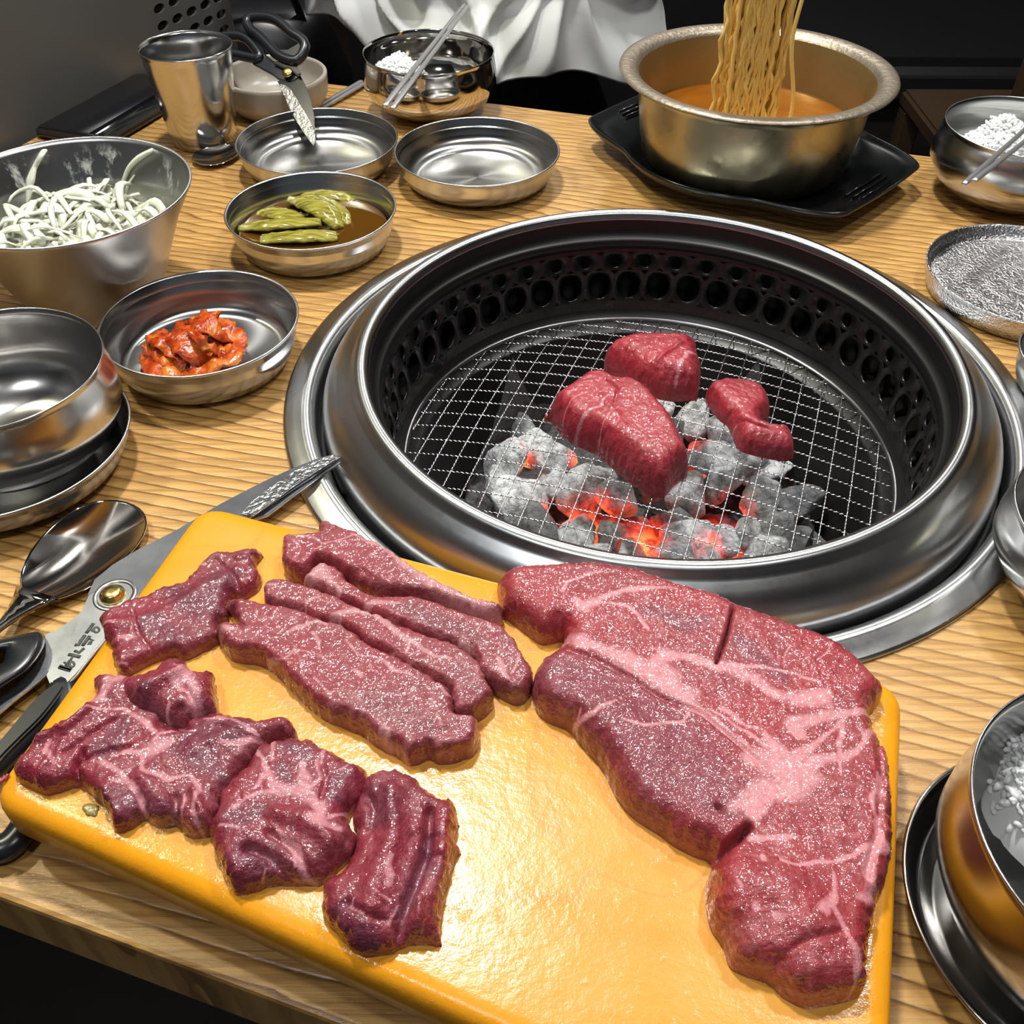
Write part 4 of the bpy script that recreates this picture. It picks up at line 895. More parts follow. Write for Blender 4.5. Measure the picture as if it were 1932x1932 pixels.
# cream ceramic bowl (behind the cup)
crp = [(0.001, 0.002), (0.034, 0.002), (0.036, 0.0), (0.039, 0.001), (0.046, 0.009), (0.0500, 0.016), (0.0508, 0.022), (0.0512, 0.031), (0.0512, 0.034), (0.0500, 0.0354), (0.0480, 0.0350), (0.0472, 0.033), (0.0465, 0.022), (0.042, 0.012), (0.030, 0.0075), (0.001, 0.007)]
top('ceramic_bowl', lathe_mesh('ceramic_bowl', crp, 96), M['ceramic'], (-0.2330, 0.9795, 0), 'cream ceramic bowl with a thick rim behind the steel cup', 'bowl')

# ------------------------------------------------------------ phone
pc = [P(50, 240, .012).xy, P(190, 263, .012).xy, P(305, 216, .012).xy]
A, C = Vector((-0.449, 0.905)), Vector((-0.373, 0.878)); Bv = Vector((-0.392, 1.050)); D = C+(Bv-A)
ph = thing('phone', 'black phone in a dark case lying at the table corner', 'phone', ((A+D).x/2, (A+D).y/2, 0))
pcx, pcy = (A+D).x/2, (A+D).y/2
pol = round_poly([(A.x-pcx, A.y-pcy), (C.x-pcx, C.y-pcy), (D.x-pcx, D.y-pcy), (Bv.x-pcx, Bv.y-pcy)], 0.009, 6)
link('case', extrude_mesh('case', [(x, y, 0.0095) for x, y in pol], (0, 0, 1), 0.0092, 0.0022), simple('phone_case', (0.035, 0.028, 0.022), 0.16, 0.4), ph)
link('screen', extrude_mesh('screen', [(x, y, 0.0100) for x, y in offset_poly(pol, -0.003)], (0, 0, 1), 0.0008, 0.0003), M['glass_black'], ph)

# ------------------------------------------------------------ pot on its tray
PC = (0.2000, 0.8370); TC = (0.2050, 0.8490)
tr = []
ang_l, ang_r = math.radians(136), math.radians(136-180)
def trad(a):
    R = 0.1120
    out = R
    for c0 in (ang_l, ang_r):
        d = (a-c0+PI) % (2*PI)-PI
        ad = abs(d)
        if ad < 0.42: e = 0.135/math.cos(ad*0.9)
        elif ad < 1.0:
            t = (ad-0.42)/0.58; e0 = 0.135/math.cos(0.378); e = e0+(R-e0)*(t*t*(3-2*t))**0.75
        else: e = R
        out = max(out, e)
    return out
NA = 240
tprof = [(0.001, 0.004, 0), (0.60, 0.004, 0), (0.62, 0.0, 0), (0.70, 0.0005, 0.0), (0.88, 0.010, 0.3), (0.955, 0.0165, 1), (0.995, 0.0215, 1), (1.002, 0.0235, 1), (0.996, 0.0252, 1), (0.984, 0.0250, 1), (0.965, 0.0225, 0.98), (0.93, 0.0210, 0.85), (0.885, 0.0180, 0.25), (0.86, 0.0130, 0.0), (0.80, 0.0098, 0), (0.4, 0.0095, 0), (0.001, 0.0095, 0)]
V, Fc = [], []
for fr, z, ear in tprof:
    for k in range(NA):
        a = 2*PI*k/NA; R = trad(a)*ear+0.112*(1-ear)
        V.append((fr*R*math.cos(a), fr*R*math.sin(a), z))
for i in range(len(tprof)-1):
    for k in range(NA): k2 = (k+1) % NA; Fc.append((i*NA+k, i*NA+k2, (i+1)*NA+k2, (i+1)*NA+k))
tray = thing('pot_tray', 'black eared pot stand under the noodle pot', 'tray', (TC[0], TC[1], 0))
tbm = simple('black_melamine', (0.008, 0.009, 0.010), 0.2)
link('plate', mesh_np('plate', V, Fc), tbm, tray)
for c0 in (ang_l, ang_r):
    u = Vector((math.cos(c0), math.sin(c0), 0)); v = Vector((-u.y, u.x, 0))
    for k in range(4):
        s0 = u*(0.114+0.0060*k)
        tube('rib', [s0-v*(0.028-0.002*k)+Vector((0, 0, .0222)), s0+v*(0.028-0.002*k)+Vector((0, 0, .0222))], 0.0013, tbm, tray, 6)
potm = NT('worn_brassy_pot')
cc = potm.mix(potm.noise(22, 5, rough=0.65), (0.46, 0.42, 0.29), (0.36, 0.32, 0.20))
potm.set(Base_Color=cc, Metallic=1.0, Roughness=potm.ramp(potm.noise(45, 4), [(0.3, 0.24), (0.7, 0.42)]))
potm.l(potm.bump(potm.noise(60, 4), 0.25, 0.002), potm.b.inputs['Normal'])
potin = NT('broth_stained_pot'); potin.set(Base_Color=potin.mix(potin.noise(30, 5, rough=0.7), (0.55, 0.43, 0.22), (0.42, 0.29, 0.11)), Metallic=0.85, Roughness=0.35)
rimm = NT('worn_pot_rim'); rimm.set(Base_Color=rimm.mix(rimm.noise(150, 5, rough=0.7), (0.22, 0.17, 0.12), (0.42, 0.37, 0.30)), Metallic=0.75, Roughness=0.4)
rimm.l(rimm.bump(rimm.noise(240, 4), 0.6, 0.001), rimm.b.inputs['Normal'])
pot = thing('noodle_pot', 'deep brassy pot with a wide rolled rim on a black stand', 'pot', (PC[0], PC[1], 0.0098))
outer = [(0.001, 0.0), (0.070, 0.0), (0.078, 0.0015), (0.084, 0.006), (0.0885, 0.014), (0.0920, 0.030), (0.0945, 0.050), (0.0965, 0.068), (0.0985, 0.0740), (0.104, 0.0765), (0.110, 0.0775), (0.1128, 0.0782), (0.1136, 0.0793)]
link('body', lathe_mesh('body', outer, 128), potm.m, pot)
link('rim', lathe_mesh('rim', [(0.1136, 0.0793), (0.1130, 0.0806), (0.1105, 0.0812), (0.1060, 0.0810), (0.1010, 0.0800), (0.0985, 0.0785), (0.0968, 0.0760)], 128), rimm.m, pot)
link('inside_wall', lathe_mesh('inside_wall', [(0.0968, 0.0760), (0.0950, 0.068), (0.0928, 0.050), (0.0900, 0.030), (0.086, 0.014), (0.080, 0.006), (0.070, 0.003), (0.001, 0.003)], 128), potin.m, pot)
SZ = 0.036
brm = NT('orange_broth'); brm.set(Base_Color=brm.mix(brm.noise(28, 4), (0.30, 0.10, 0.007), (0.17, 0.045, 0.003)), Roughness=0.08, Coat_Weight=0.6, Coat_Roughness=0.03)
brm.b.inputs['Subsurface Weight'].default_value = 0.0; brm.b.inputs['Subsurface Radius'].default_value = (0.01, 0.004, 0.001)
brm.l(brm.bump(brm.noise(60, 3), 0.35, 0.0025), brm.b.inputs['Normal'])
top('broth', lathe_mesh('broth', [(0.001, 0.0), (0.03, 0.0002), (0.06, 0.0), (0.088, 0.0), (0.0902, 0.0006), (0.0898, -0.002), (0.08, -0.026), (0.001, -0.026)], 96), brm.m, (PC[0], PC[1], 0.0098+SZ), 'oily orange broth filling the brassy pot half way', 'soup')
# noodles lifted from the pot
nm = NT('noodle'); nm.set(Base_Color=nm.mix(nm.noise(70, 3), (0.95, 0.70, 0.24), (0.88, 0.56, 0.13)), Roughness=0.25, Subsurface_Weight=0.2, Subsurface_Radius=(0.005, 0.003, 0.001))
M['noodle'] = nm.m
V, Fc = [], []; rr = random.Random(11)
base = P(1418, 190, 0.050); 
for i in range(150):
    u = rr.gauss(0, 0.45); u = max(-1, min(1, u)); q = rr.uniform(-1, 1)
    top_x = 0.0225*u+0.006*rr.uniform(-1, 1); bot_x = 0.0255*u+rr.uniform(-0.004, 0.004)-0.004; d0 = 0.011*q
    zt = rr.uniform(0.24, 0.27); zb = 0.044+rr.uniform(-0.003, 0.002); n = 26; pts = []
    p1, p2, am = rr.uniform(0, 6), rr.uniform(0, 6), rr.uniform(0.0005, 0.0024)
    wl = rr.uniform(0.018, 0.034)
    for k in range(n+1):
        t = k/n; z = zb+(zt-zb)*t; tt = t**0.8
        x = bot_x*(1-tt)+top_x*tt+am*math.sin(z/wl*6.28+p1)*(1.3-t); y = d0*(1-0.5*t)+am*math.cos(z/wl*6.28+p2)
        pts.append((base.x-0.013+x-0.003*t, 0.828+y+0.004*t, z))
    tube_into(V, Fc, pts, rr.uniform(0.0012, 0.0019), 6)
# one stray strand on the right and loops in the broth
pts = []
for k in range(30):
    t = k/29; z = 0.19-0.135*t
    pts.append((base.x+0.008+0.008*t+0.003*math.sin(t*9), 0.820-0.014*t, z))
tube_into(V, Fc, pts, 0.0017, 7)
for i in range(26):
    a = rr.uniform(0, 6.28); cx, cy = base.x+rr.uniform(-0.035, 0.05), 0.800+rr.uniform(-0.025, 0.035); pts = []
    r = rr.uniform(0.006, 0.02); 
    for k in range(16):
        t = k/15; pts.append((cx+r*math.cos(a+t*rr.choice((3.2, 4.4))), cy+0.7*r*math.sin(a+t*4), 0.0466+0.0012*math.sin(t*PI)))
    pts = [tuple(p) for p in cat(pts[::3], False, 5)]
    tube_into(V, Fc, pts, 0.00115, 6)
c = (base.x, 0.82, 0.05)
me = mesh_np('noodles', [(v[0]-c[0], v[1]-c[1], v[2]-c[2]) for v in V], Fc)
top('noodles', me, M['noodle'], c, 'hanging bundle of yellow noodles being lifted out of the pot', 'noodles', kind='stuff')

# ------------------------------------------------------------ rice
def rice_grains(label, cx, cy, fn, count, seed, name='cooked_rice', size=0.0030, blobs=None, floorz=0):
    rr = random.Random(seed); bm0 = bmesh.new(); bmesh.ops.create_icosphere(bm0, subdivisions=1, radius=1)
    bv = [v.co.copy() for v in bm0.verts]; bf = [[v.index for v in f.verts] for f in bm0.faces]; bm0.free()
    V, Fc = [], []
    for b_ in (blobs or ()):
        nb = len(V); NR, NS = 8, 28
        for i in range(NR+1):
            r = b_[2]*math.sin(i/NR*PI/2)
            for k in range(NS):
                a = 2*PI*k/NS; x = b_[0]+r*math.cos(a); y = b_[1]+r*math.sin(a)
                V.append((x, y, floorz-0.002+b_[3]*math.cos(i/NR*PI/2)*0.97+0.0022*mnoise.noise(Vector((x*230, y*230, seed)))))
        for i in range(NR):
            for k in range(NS): k2 = (k+1) % NS; Fc.append((nb+i*NS+k, nb+i*NS+k2, nb+(i+1)*NS+k2, nb+(i+1)*NS+k))
    for i in range(count):
        x, y, z, nrm = fn(rr)
        rot = Matrix.Rotation(rr.uniform(0, 6.3), 3, 'Z') @ Matrix.Rotation(rr.uniform(-0.7, 0.7), 3, 'X') @ Matrix.Rotation(rr.uniform(-0.6, 0.6), 3, 'Y')
        b = len(V); s = size*rr.uniform(0.8, 1.15)
        for v in bv:
            p = rot @ Vector((v.x*s, v.y*s*0.45, v.z*s*0.42)); V.append((x+p.x, y+p.y, z+p.z))
        for f in bf: Fc.append(tuple(b+k for k in f))
    return top(name, mesh_np(name, V, Fc), M['rice'], (cx, cy, 0), label, 'rice', kind='stuff')
def lumps(blobs, floorz):
    """blobs: (x,y,r,h) relative: grains scattered over the surface of rounded clumps"""
    tot = sum(b[2]**2 for b in blobs)
    def fn(rr):
        t = rr.uniform(0, tot); 
        for b in blobs:
            t -= b[2]**2
            if t <= 0: break
        a = rr.uniform(0, 2*PI); r = math.sqrt(rr.random()); x = b[0]+b[2]*r*math.cos(a); y = b[1]+b[2]*r*math.sin(a)
        z = max([floorz]+[floorz+q[3]*math.sqrt(max(0, 1-((x-q[0])**2+(y-q[1])**2)/q[2]**2)) for q in blobs])
        return x, y, z-rr.uniform(0, 0.003), None
    return fn
def rice_heap(label, cx, cy, blobs, fz, count, seed):
    return rice_grains(label, cx, cy, lumps(blobs, fz), count, seed, blobs=blobs, floorz=fz, size=0.0036)
rice_heap('mound of white rice in the steel bowl at the far right', 0.4187, 0.7960, [(0.0, 0.0, 0.050, 0.026), (-0.012, 0.014, 0.022, 0.033), (0.02, -0.01, 0.03, 0.03), (-0.018, -0.012, 0.024, 0.026)], 0.030, 1100, 1)
rice_heap('leftover clump of rice in the bowl behind the empty dish', -0.0817, 0.9776, [(-0.036, -0.002, 0.019, 0.016), (-0.020, -0.014, 0.018, 0.017), (-0.030, 0.014, 0.014, 0.016)], 0.033, 420, 2)
q_ = P(1925, 1430, 0.05)-Vector((0.2245, 0.166, 0.05))
rice_heap('lumps of rice in the front right bowl', 0.2245, 0.1660, [(q_.x+0.010, q_.y-0.008, 0.017, 0.032), (q_.x+0.016, q_.y-0.016, 0.020, 0.026), (q_.x+0.022, q_.y+0.006, 0.02, 0.03)], 0.022, 620, 3)
def few(rr):
    a = rr.choice((-2.6, -2.2, -1.9, -1.6, -1.3, -1.1)); a += rr.uniform(-0.1, 0.1); r = rr.uniform(0.038, 0.046)
    return r*math.cos(a), r*math.sin(a), 0.0155+max(0, (r-0.036))*1.1, None
rice_grains('grains stuck in the emptied bowl at the left edge', -0.2895, 0.4480, few, 60, 4)

# ------------------------------------------------------------ kimchi and pickles
kimm = NT('kimchi'); kimm.set(Base_Color=kimm.ramp(kimm.noise(75, 4, rough=0.6), [(0.32, (0.20, 0.008, 0.002)), (0.5, (0.46, 0.06, 0.006)), (0.68, (0.62, 0.22, 0.03))]), Roughness=0.16, Subsurface_Weight=0.15, Subsurface_Radius=(0.004, 0.001, 0.001))
kimm.l(kimm.bump(kimm.noise(260, 4), 0.6, 0.0015), kimm.b.inputs['Normal'])
pick = NT('pickled_stalk'); pick.set(Base_Color=pick.ramp(pick.noise(1, 3, vec=pick.mapping((60, 500, 60), (0, 0, 0.1))), [(0.35, (0.13, 0.115, 0.008)), (0.65, (0.36, 0.32, 0.06))]), Roughness=0.16, Subsurface_Weight=0.2, Subsurface_Radius=(0.004, 0.003, 0.001))
def leaf(name, pxs, zs, wids, thick, mat, label, cat_, group, curl=0.3, seed=0, rough=1.0):
    """a bent strip of leaf: cross-section is a shallow arch that wrinkles along its length"""
    p = cat([tuple(P(a, b, z)) for (a, b), z in zip(pxs, zs)], False, 6); n = len(p)
    wd = np.interp(np.linspace(0, 1, n), np.linspace(0, 1, len(wids)), wids)
    c = p.mean(0); V, Fc = [], []; K = 9
    for s_ in (0, 1):
        for i in range(n):
            T = Vector(p[min(i+1, n-1)]-p[max(i-1, 0)]).normalized(); side = T.cross(Vector((0, 0, 1))).normalized(); up = side.cross(T)
            for k in range(K):
                u = (k/(K-1)-0.5)*2
                wr = mnoise.noise(Vector((i*0.35, u*1.7, seed*5.3)))*0.0026*rough+mnoise.noise(Vector((i*1.1, u*5, seed*2.3)))*0.0016*rough
                q = Vector(p[i]) + side*(u*wd[i]*(1+(0.15+0.3*(rough-1))*mnoise.noise(Vector((i*0.6, seed+u, 0))))) + up*((1-u*u)*wd[i]*curl+wr - (thick*(1-u*u*0.7) if s_ else 0))
                V.append(tuple(q-Vector(c)))
    o1 = n*K
    for i in range(n-1):
        for k in range(K-1):
            a = i*K+k; Fc.append((a, a+1, a+K+1, a+K)); Fc.append((o1+a, o1+a+K, o1+a+K+1, o1+a+1))
        for k in (0, K-1):
            a = i*K+k; f = (a, a+K, o1+a+K, o1+a); Fc.append(f if k == 0 else f[::-1])
    for i in (0, n-1):
        for k in range(K-1):
            a = i*K+k; f = (a, o1+a, o1+a+1, a+1); Fc.append(f if i == 0 else f[::-1])
    return top(name, mesh_np(name, V, Fc), mat, tuple(c), label, cat_, group)
kp = [([(282, 650), (300, 660), (330, 678), (352, 690)], [.012, .014, .012, .008], [.004, .007, .008, .006]),
      ([(292, 632), (310, 640), (340, 660), (360, 682)], [.018, .020, .016, .010], [.006, .008, .008, .005]),
      ([(275, 672), (300, 690), (330, 704), (365, 706)], [.005, .008, .008, .005], [.004, .009, .009, .005]),
      ([(350, 612), (352, 635), (372, 660), (392, 682)], [.018, .022, .018, .009], [.007, .011, .010, .006]),
      ([(368, 598), (390, 608), (408, 620), (424, 640)], [.020, .024, .020, .010], [.006, .010, .010, .006]),
      ([(360, 626), (380, 640), (400, 655), (418, 668)], [.026, .028, .022, .014], [.003, .004, .004, .003]),
      ([(448, 650), (440, 668), (410, 684), (370, 700), (345, 708)], [.012, .015, .014, .010, .006], [.004, .006, .007, .006, .004]),
      ([(395, 600), (420, 618), (440, 640), (450, 660)], [.012, .014, .012, .010], [.004, .008, .008, .005])]
kl = ['upper left kimchi piece of the pile, folded along the dish side', 'thick bent kimchi piece across the left of the pile', 'lowest kimchi piece at the front left of the pile', 'wrinkled kimchi piece in the centre of the pile',
      'dark red kimchi piece on top at the back of the pile', 'thin pale orange kimchi strip lying across the middle of the pile', 'long kimchi piece curving along the front of the pile', 'kimchi piece at the right end of the pile',
      'broad flat kimchi leaf under the left of the pile', 'broad flat kimchi leaf under the right of the pile']
kp += [([(285, 665), (310, 672), (335, 680), (360, 690)], [.002, .006, .006, .002], [.008, .011, .011, .007]), ([(370, 640), (395, 655), (415, 668), (435, 672)], [.006, .010, .009, .003], [.009, .013, .012, .007])]
for i, (a, z, w_) in enumerate(kp):
    leaf('kimchi_piece', a, [q+0.004 for q in z], [x*(1.0 if i == 5 else 1.2) for x in w_], 0.0026, kimm.m, kl[i], 'kimchi', None, 0.25, i, 1.6)
brine = NT('soy_brine'); brine.set(Base_Color=(0.085, 0.035, 0.004), Roughness=0.05, Coat_Weight=0.7)
top('soy_brine', lathe_mesh('soy_brine', [(0.001, 0.0), (0.03, 0.0), (0.0560, 0.0), (0.0572, 0.0005), (0.055, -0.004), (0.051, -0.0105), (0.001, -0.0108)], 96), brine.m, (-0.1553, 0.7045, 0.0138), 'dark soy brine around the green pickles', 'sauce')
pk = [([(452, 428), (500, 424), (550, 420), (605, 418)], [.015, .019, .020, .018], [.003, .0055, .006, .004], 'upper of two long pale green pickle stalks at the left of the dish'),
      ([(493, 450), (540, 446), (590, 444), (635, 443)], [.016, .018, .018, .016], [.004, .0062, .0065, .005], 'lower, broad pale green pickle stalk nearest the dish rim'),
      ([(548, 375), (580, 380), (615, 398), (640, 430)], [.018, .022, .021, .015], [.004, .008, .008, .003], 'large bent dark-striped pickle stalk leaning at the top of the pile'),
      ([(600, 372), (625, 385), (645, 405), (652, 425)], [.014, .017, .017, .013], [.003, .005, .005, .003], 'dark green pickle piece right of the bent stalk, half in brine'),
      ([(485, 405), (510, 400), (540, 405), (575, 412)], [.013, .015, .015, .014], [.003, .006, .007, .005], 'short yellowish pickle piece behind the two long stalks'),
      ([(560, 372), (600, 366), (640, 368), (665, 382)], [.012, .015, .015, .013], [.003, .006, .006, .003], 'brown-green pickle piece furthest back in the dish')]
for i, (a, z, w_, lb) in enumerate(pk):
    leaf('pickle', a, z, [x*1.35 for x in w_], 0.0045, pick.m, lb, 'pickle', None, 0.32, i+20, 0.6)

# ============================================================ CUTLERY
def spoon(label, c, d, Lb, W, Lh, z, mat='mirror', tiltz=0.0, dip=0.006, hw=0.0035):
    """c centre of the bowl, d unit direction from bowl to handle"""
    d = Vector((d[0], d[1], 0)).normalized(); s = Vector((-d.y, d.x, 0))
    root = thing('spoon', label, 'spoon', (c[0], c[1], z))
    nu, nv = 28, 40; V, Fc = [], []
    for side in (0, 1):
        for i in range(nu+1):
            r = i/nu
            for k in range(nv):
                a = 2*PI*k/nv; ce, se = math.cos(a), math.sin(a); x = r*math.copysign(abs(ce)**0.92, ce)*Lb/2; y = r*math.copysign(abs(se)**0.92, se)*W/2*(1-0.14*math.cos(a)*r)
                zz = -dip*(1-r**2.2)+dip - (0.0011 if side else 0) + 0.0006
                q = d*x+s*y+Vector((0, 0, zz+0.0015*side*0)); V.append(tuple(q))
    per = (nu+1)*nv
    for side in (0, 1):
        for i in range(nu):
            for k in range(nv):
                k2 = (k+1) % nv; a = side*per+i*nv
                f = (a+k, a+k2, a+nv+k2, a+nv+k); Fc.append(f if side else f[::-1])
    for k in range(nv):
        k2 = (k+1) % nv; a = nu*nv; Fc.append((a+k, a+k2, per+a+k2, per+a+k))
    o = link('bowl', mesh_np('bowl', V, Fc), M[mat], root)
    n = 24; V, Fc = [], []
    for i in range(n+1):
        t = i/n; x = Lb/2*0.90+t*Lh
        zz = dip+0.0004+0.006*math.sin(min(1, t*2.2)*PI/2)*(1-0.55*t)
        wv = (W*0.22*(1-t*4)**2+hw*0.75 if t < 0.25 else hw*(0.75+0.5*(t-0.25)))
        for (sy, sz) in ((-1, 0), (-0.6, 0.5), (0.6, 0.5), (1, 0), (0.6, -0.5), (-0.6, -0.5)):
            q = d*x+s*(sy*wv)+Vector((0, 0, zz+sz*0.0026)); V.append(tuple(q))
    for i in range(n):
        for k in range(6): k2 = (k+1) % 6; Fc.append((i*6+k, i*6+k2, i*6+6+k2, i*6+6+k))
    Fc.append(tuple(range(6))); Fc.append(tuple(n*6+k for k in range(6))[::-1])
    link('handle', mesh_np('handle', V, Fc), M[mat], root)
    return root
sc = P(156, 1035, 0.006); tip = P(238, 945, 0.008); nk = P(62, 1128, 0.008)
spoon('large steel spoon face up at the left, beside the black-handled scissors', sc, (P(0, 1178, 0)-P(64, 1112, 0)), 0.0765, 0.0520, 0.135, 0.0)
sc2 = P(408, 291, 0.006)
spoon('steel spoon whose bowl peeks out between the cup and the dish with scissors', (sc2.x, sc2.y+0.002), (0.06, 0.085), 0.046, 0.036, 0.055, 0.0, dip=0.005)

def sticks(label, pairs, wdt, tip_, mat='stick', group=None):
    root = thing('chopsticks', label, 'chopsticks', tuple(pairs[0][0]), group)
    o = Vector(pairs[0][0])
    for a, b in pairs:
        a, b = Vector(a)-o, Vector(b)-o
        pts = [a+(b-a)*t for t in (0, 0.02, 0.5, 0.98, 1.0)]
        tube('stick', pts, [wdt*0.8, wdt, wdt*0.88, tip_, tip_*0.8], M[mat], root, 8, 0.5)
    return root
zr = 0.0600
sticks('pair of flat steel chopsticks lying across the bowl with a little rice', [(P(726, 200, zr), P(872, 8, zr)+Vector((0.002, 0.0, 0))), (P(740, 205, zr), P(858, 28, zr)+Vector((0.012, 0.03, 0)))], 0.0032, 0.0022)
zr = 0.0640
e1 = P(1819, 347, zr); e2 = P(1838, 341, zr); q1 = P(1932, 246, zr); q2 = P(1932, 268, zr)
sticks('pair of flat steel chopsticks across the rice bowl at the far right', [(e1, e1+(q1-e1)*1.7), (e2, e2+(q2-e2)*1.8)], 0.0026, 0.0024)
h1 = P(682, 153, 0.004); h2 = P(604, 198, 0.004)
sticks('dark steel chopsticks on the table pointing behind the dish with scissors', [(h1, h1+(h2-h1)*1.25), (h1+Vector((0.005, -0.004, 0)), h1+(h2-h1)*1.2+Vector((0.005, -0.004, 0)))], 0.0030, 0.0022)

# ------------------------------------------------------------ scissors in front (under the board)
fs = thing('kitchen_scissors', 'steel kitchen scissors with black handles and a gold rivet, under the board', 'scissors', tuple(P(215, 1125, 0)))
fo = P(215, 1125, 0)
def plate(name, pxs, z, th, mat, parent, o, bev=0.0006, smooth_pts=0, zf=None):
    pts = cat(pxs, True, smooth_pts) if smooth_pts else pxs
    p3 = []
    for q in pts:
        zz = zf(q) if zf else z
        v = P(q[0], q[1], zz); p3.append(v-o)
    me = extrude_mesh(name, p3, (0, 0, 1), th, bev)
    ob = link(name, me, mat, parent, smooth=False); return ob
M['blade'] = steel('blade_steel', (0.55, 0.57, 0.60), rough=0.24, brush=0.1)
M['hammered'] = steel('hammered_blade', (0.62, 0.64, 0.66), rough=0.24, bump=0.8, bumpscale=330)
M['hammered_dull'] = steel('hammered_dull_blade', (0.30, 0.30, 0.29), rough=0.38, bump=0.8, bumpscale=330)
def zf1(q): return 0.0105 + 0.0030*min(1, max(0, (q[0]-430)/215))
bA = [(178, 1092), (212, 1064), (262, 1034), (330, 1000), (366, 979), (405, 955), (450, 931), (495, 908), (545, 885), (595, 865), (628, 856), (643, 860), (610, 884), (540, 930), (455, 985), (380, 1040), (300, 1100), (262, 1128), (232, 1150), (205, 1158), (180, 1140), (165, 1120)]
plate('blade', bA, 0, 0.0020, steel('blade_dark_reflection', (0.46, 0.48, 0.52), rough=0.26), fs, fo, zf=lambda q: zf1(q)-0.001)  # dark reflection on the bevel is put into this blade's colour
plate('blade_face', [(455, 968), (478, 972), (510, 948), (565, 908), (638, 862), (628, 857), (606, 863), (560, 884), (510, 918), (475, 945)], 0, 0.0015, M['hammered'], fs, fo, zf=lambda q: zf1(q)+0.0006)
bB = [(462, 985), (505, 972), (560, 930), (610, 893), (650, 866), (643, 858), (600, 880), (540, 925), (500, 955), (430, 1000), (300, 1100), (200, 1150), (225, 1165), (320, 1110)]
plate('blade', bB, 0, 0.0018, M['blade'], fs, fo, zf=lambda q: zf1(q)-0.0034)
def zz0(ox, oy, s, *p): return Z(ox, oy, s, p)
armA = zz0(0, 1080, 6.9, (850, 1475), (1000, 1320), (1150, 1130), (1380, 850), (1560, 640), (1800, 330), (1780, 200), (1700, 140), (1560, 110), (1400, 160), (1150, 290), (1110, 380), (1060, 500), (960, 760), (840, 980), (720, 1130), (640, 1240), (600, 1330), (640, 1430), (760, 1500))
plate('arm', armA, 0.0112, 0.0022, M['blade'], fs, fo)
armB = zz0(0, 1080, 6.9, (1080, 470), (980, 570), (850, 660), (720, 750), (600, 790), (560, 900), (540, 1080), (420, 1240), (200, 1450), (-60, 1640), (-300, 1840), (-300, 2050), (-60, 1860), (250, 1600), (520, 1400), (700, 1230), (860, 1010), (980, 760), (1080, 560))
plate('arm', armB, 0.0088, 0.0022, M['blade'], fs, fo)
rv = lathe_mesh('rivet', [(0.001, 0.0035), (0.0040, 0.0034), (0.0046, 0.0028), (0.0048, 0.0020), (0.0062, 0.0016), (0.0064, 0.0004), (0.0064, -0.001)], 32)
r_ = link('rivet', rv, M['brass'], fs); r_.location = P(213, 1124, 0.0112)-fo; tag(r_, 'gold-coloured rivet')
wv = lathe_mesh('washer', [(0.0085, 0.0), (0.0085, 0.0006), (0.0105, 0.0006), (0.0108, 0.0)], 40)
r_ = link('washer', wv, M['blade'], fs); r_.location = P(217, 1123, 0.0112)-fo
# black handle that lies over the lower one, with its finger opening
hp = cat(zz0(0, 1080, 6.9, (560, 790), (600, 860), (580, 960), (500, 1120), (350, 1290), (100, 1460), (-300, 1700), (-700, 1700), (-800, 1400), (-600, 1080), (-250, 910), (0, 865), (300, 800), (500, 765)), True, 6)
hole_ = cat(zz0(0, 1080, 6.9, (45, 1090), (40, 1160), (0, 1200), (-250, 1330), (-480, 1380), (-520, 1250), (-300, 1110), (0, 1030)), True, 5)
# grip: outer outline and finger hole stitched into one rounded ring
no_ = 60
def resample(poly, n, start):
    pl = np.array(poly)[:, :2]; pl = np.vstack([pl, pl[:1]]); L = np.r_[0, np.cumsum(np.hypot(*np.diff(pl, axis=0).T))]
    t = np.linspace(0, L[-1], n, endpoint=False); q = np.stack([np.interp(t, L, pl[:, 0]), np.interp(t, L, pl[:, 1])], 1)
    k = int(np.argmin(np.hypot(*(q-np.array(start)).T))); return np.roll(q, -k, 0)
oo = resample(hp, no_, (91, 1205)); hi = resample(hole_, no_, (8, 1240))
def sgn(q): return 0.5*np.sum(q[:, 0]*np.roll(q[:, 1], -1)-np.roll(q[:, 0], -1)*q[:, 1])
if sgn(oo)*sgn(hi) < 0: hi = np.roll(hi[::-1], 1, 0)
V, Fc = [], []
lev = [(0.0, 0.0030), (0.02, 0.0110), (0.06, 0.0150), (0.14, 0.0172), (0.3, 0.0182), (0.7, 0.0180), (0.88, 0.0165), (0.97, 0.0140), (1.0, 0.0110), (1.0, 0.0030)]
for t, z in lev:
    for k in range(no_):
        q = oo[k]*(1-t)+hi[k]*t; V.append(tuple(P(q[0], q[1], z if z > 0.004 else 0.0035)-fo))
nl_ = len(lev)
for i in range(nl_):
    j = (i+1) % nl_
    for k in range(no_): k2 = (k+1) % no_; Fc.append((i*no_+k, i*no_+k2, j*no_+k2, j*no_+k))
link('handle', mesh_np('handle', V, Fc), M['black_plastic'], fs)
hp2 = cat([(118, 1296), (100, 1330), (50, 1385), (10, 1425), (-40, 1480), (-60, 1540), (-35, 1590), (5, 1600), (40, 1570), (80, 1490), (110, 1400), (125, 1330)], True, 6)
closed_tube('handle', [P(q[0], q[1], 0.0065)-fo for q in hp2], 0.0062, M['black_plastic'], fs, 12, 0.85)
h3 = cat([(95, 1292), (112, 1286), (121, 1292), (114, 1306), (80, 1350), (40, 1390), (10, 1420), (-10, 1440), (-20, 1420), (20, 1370), (60, 1322)], True, 5)
plate('handle_grip', [tuple(q) for q in h3], 0.0128, 0.009, M['black_plastic'], fs, fo, 0.0015)
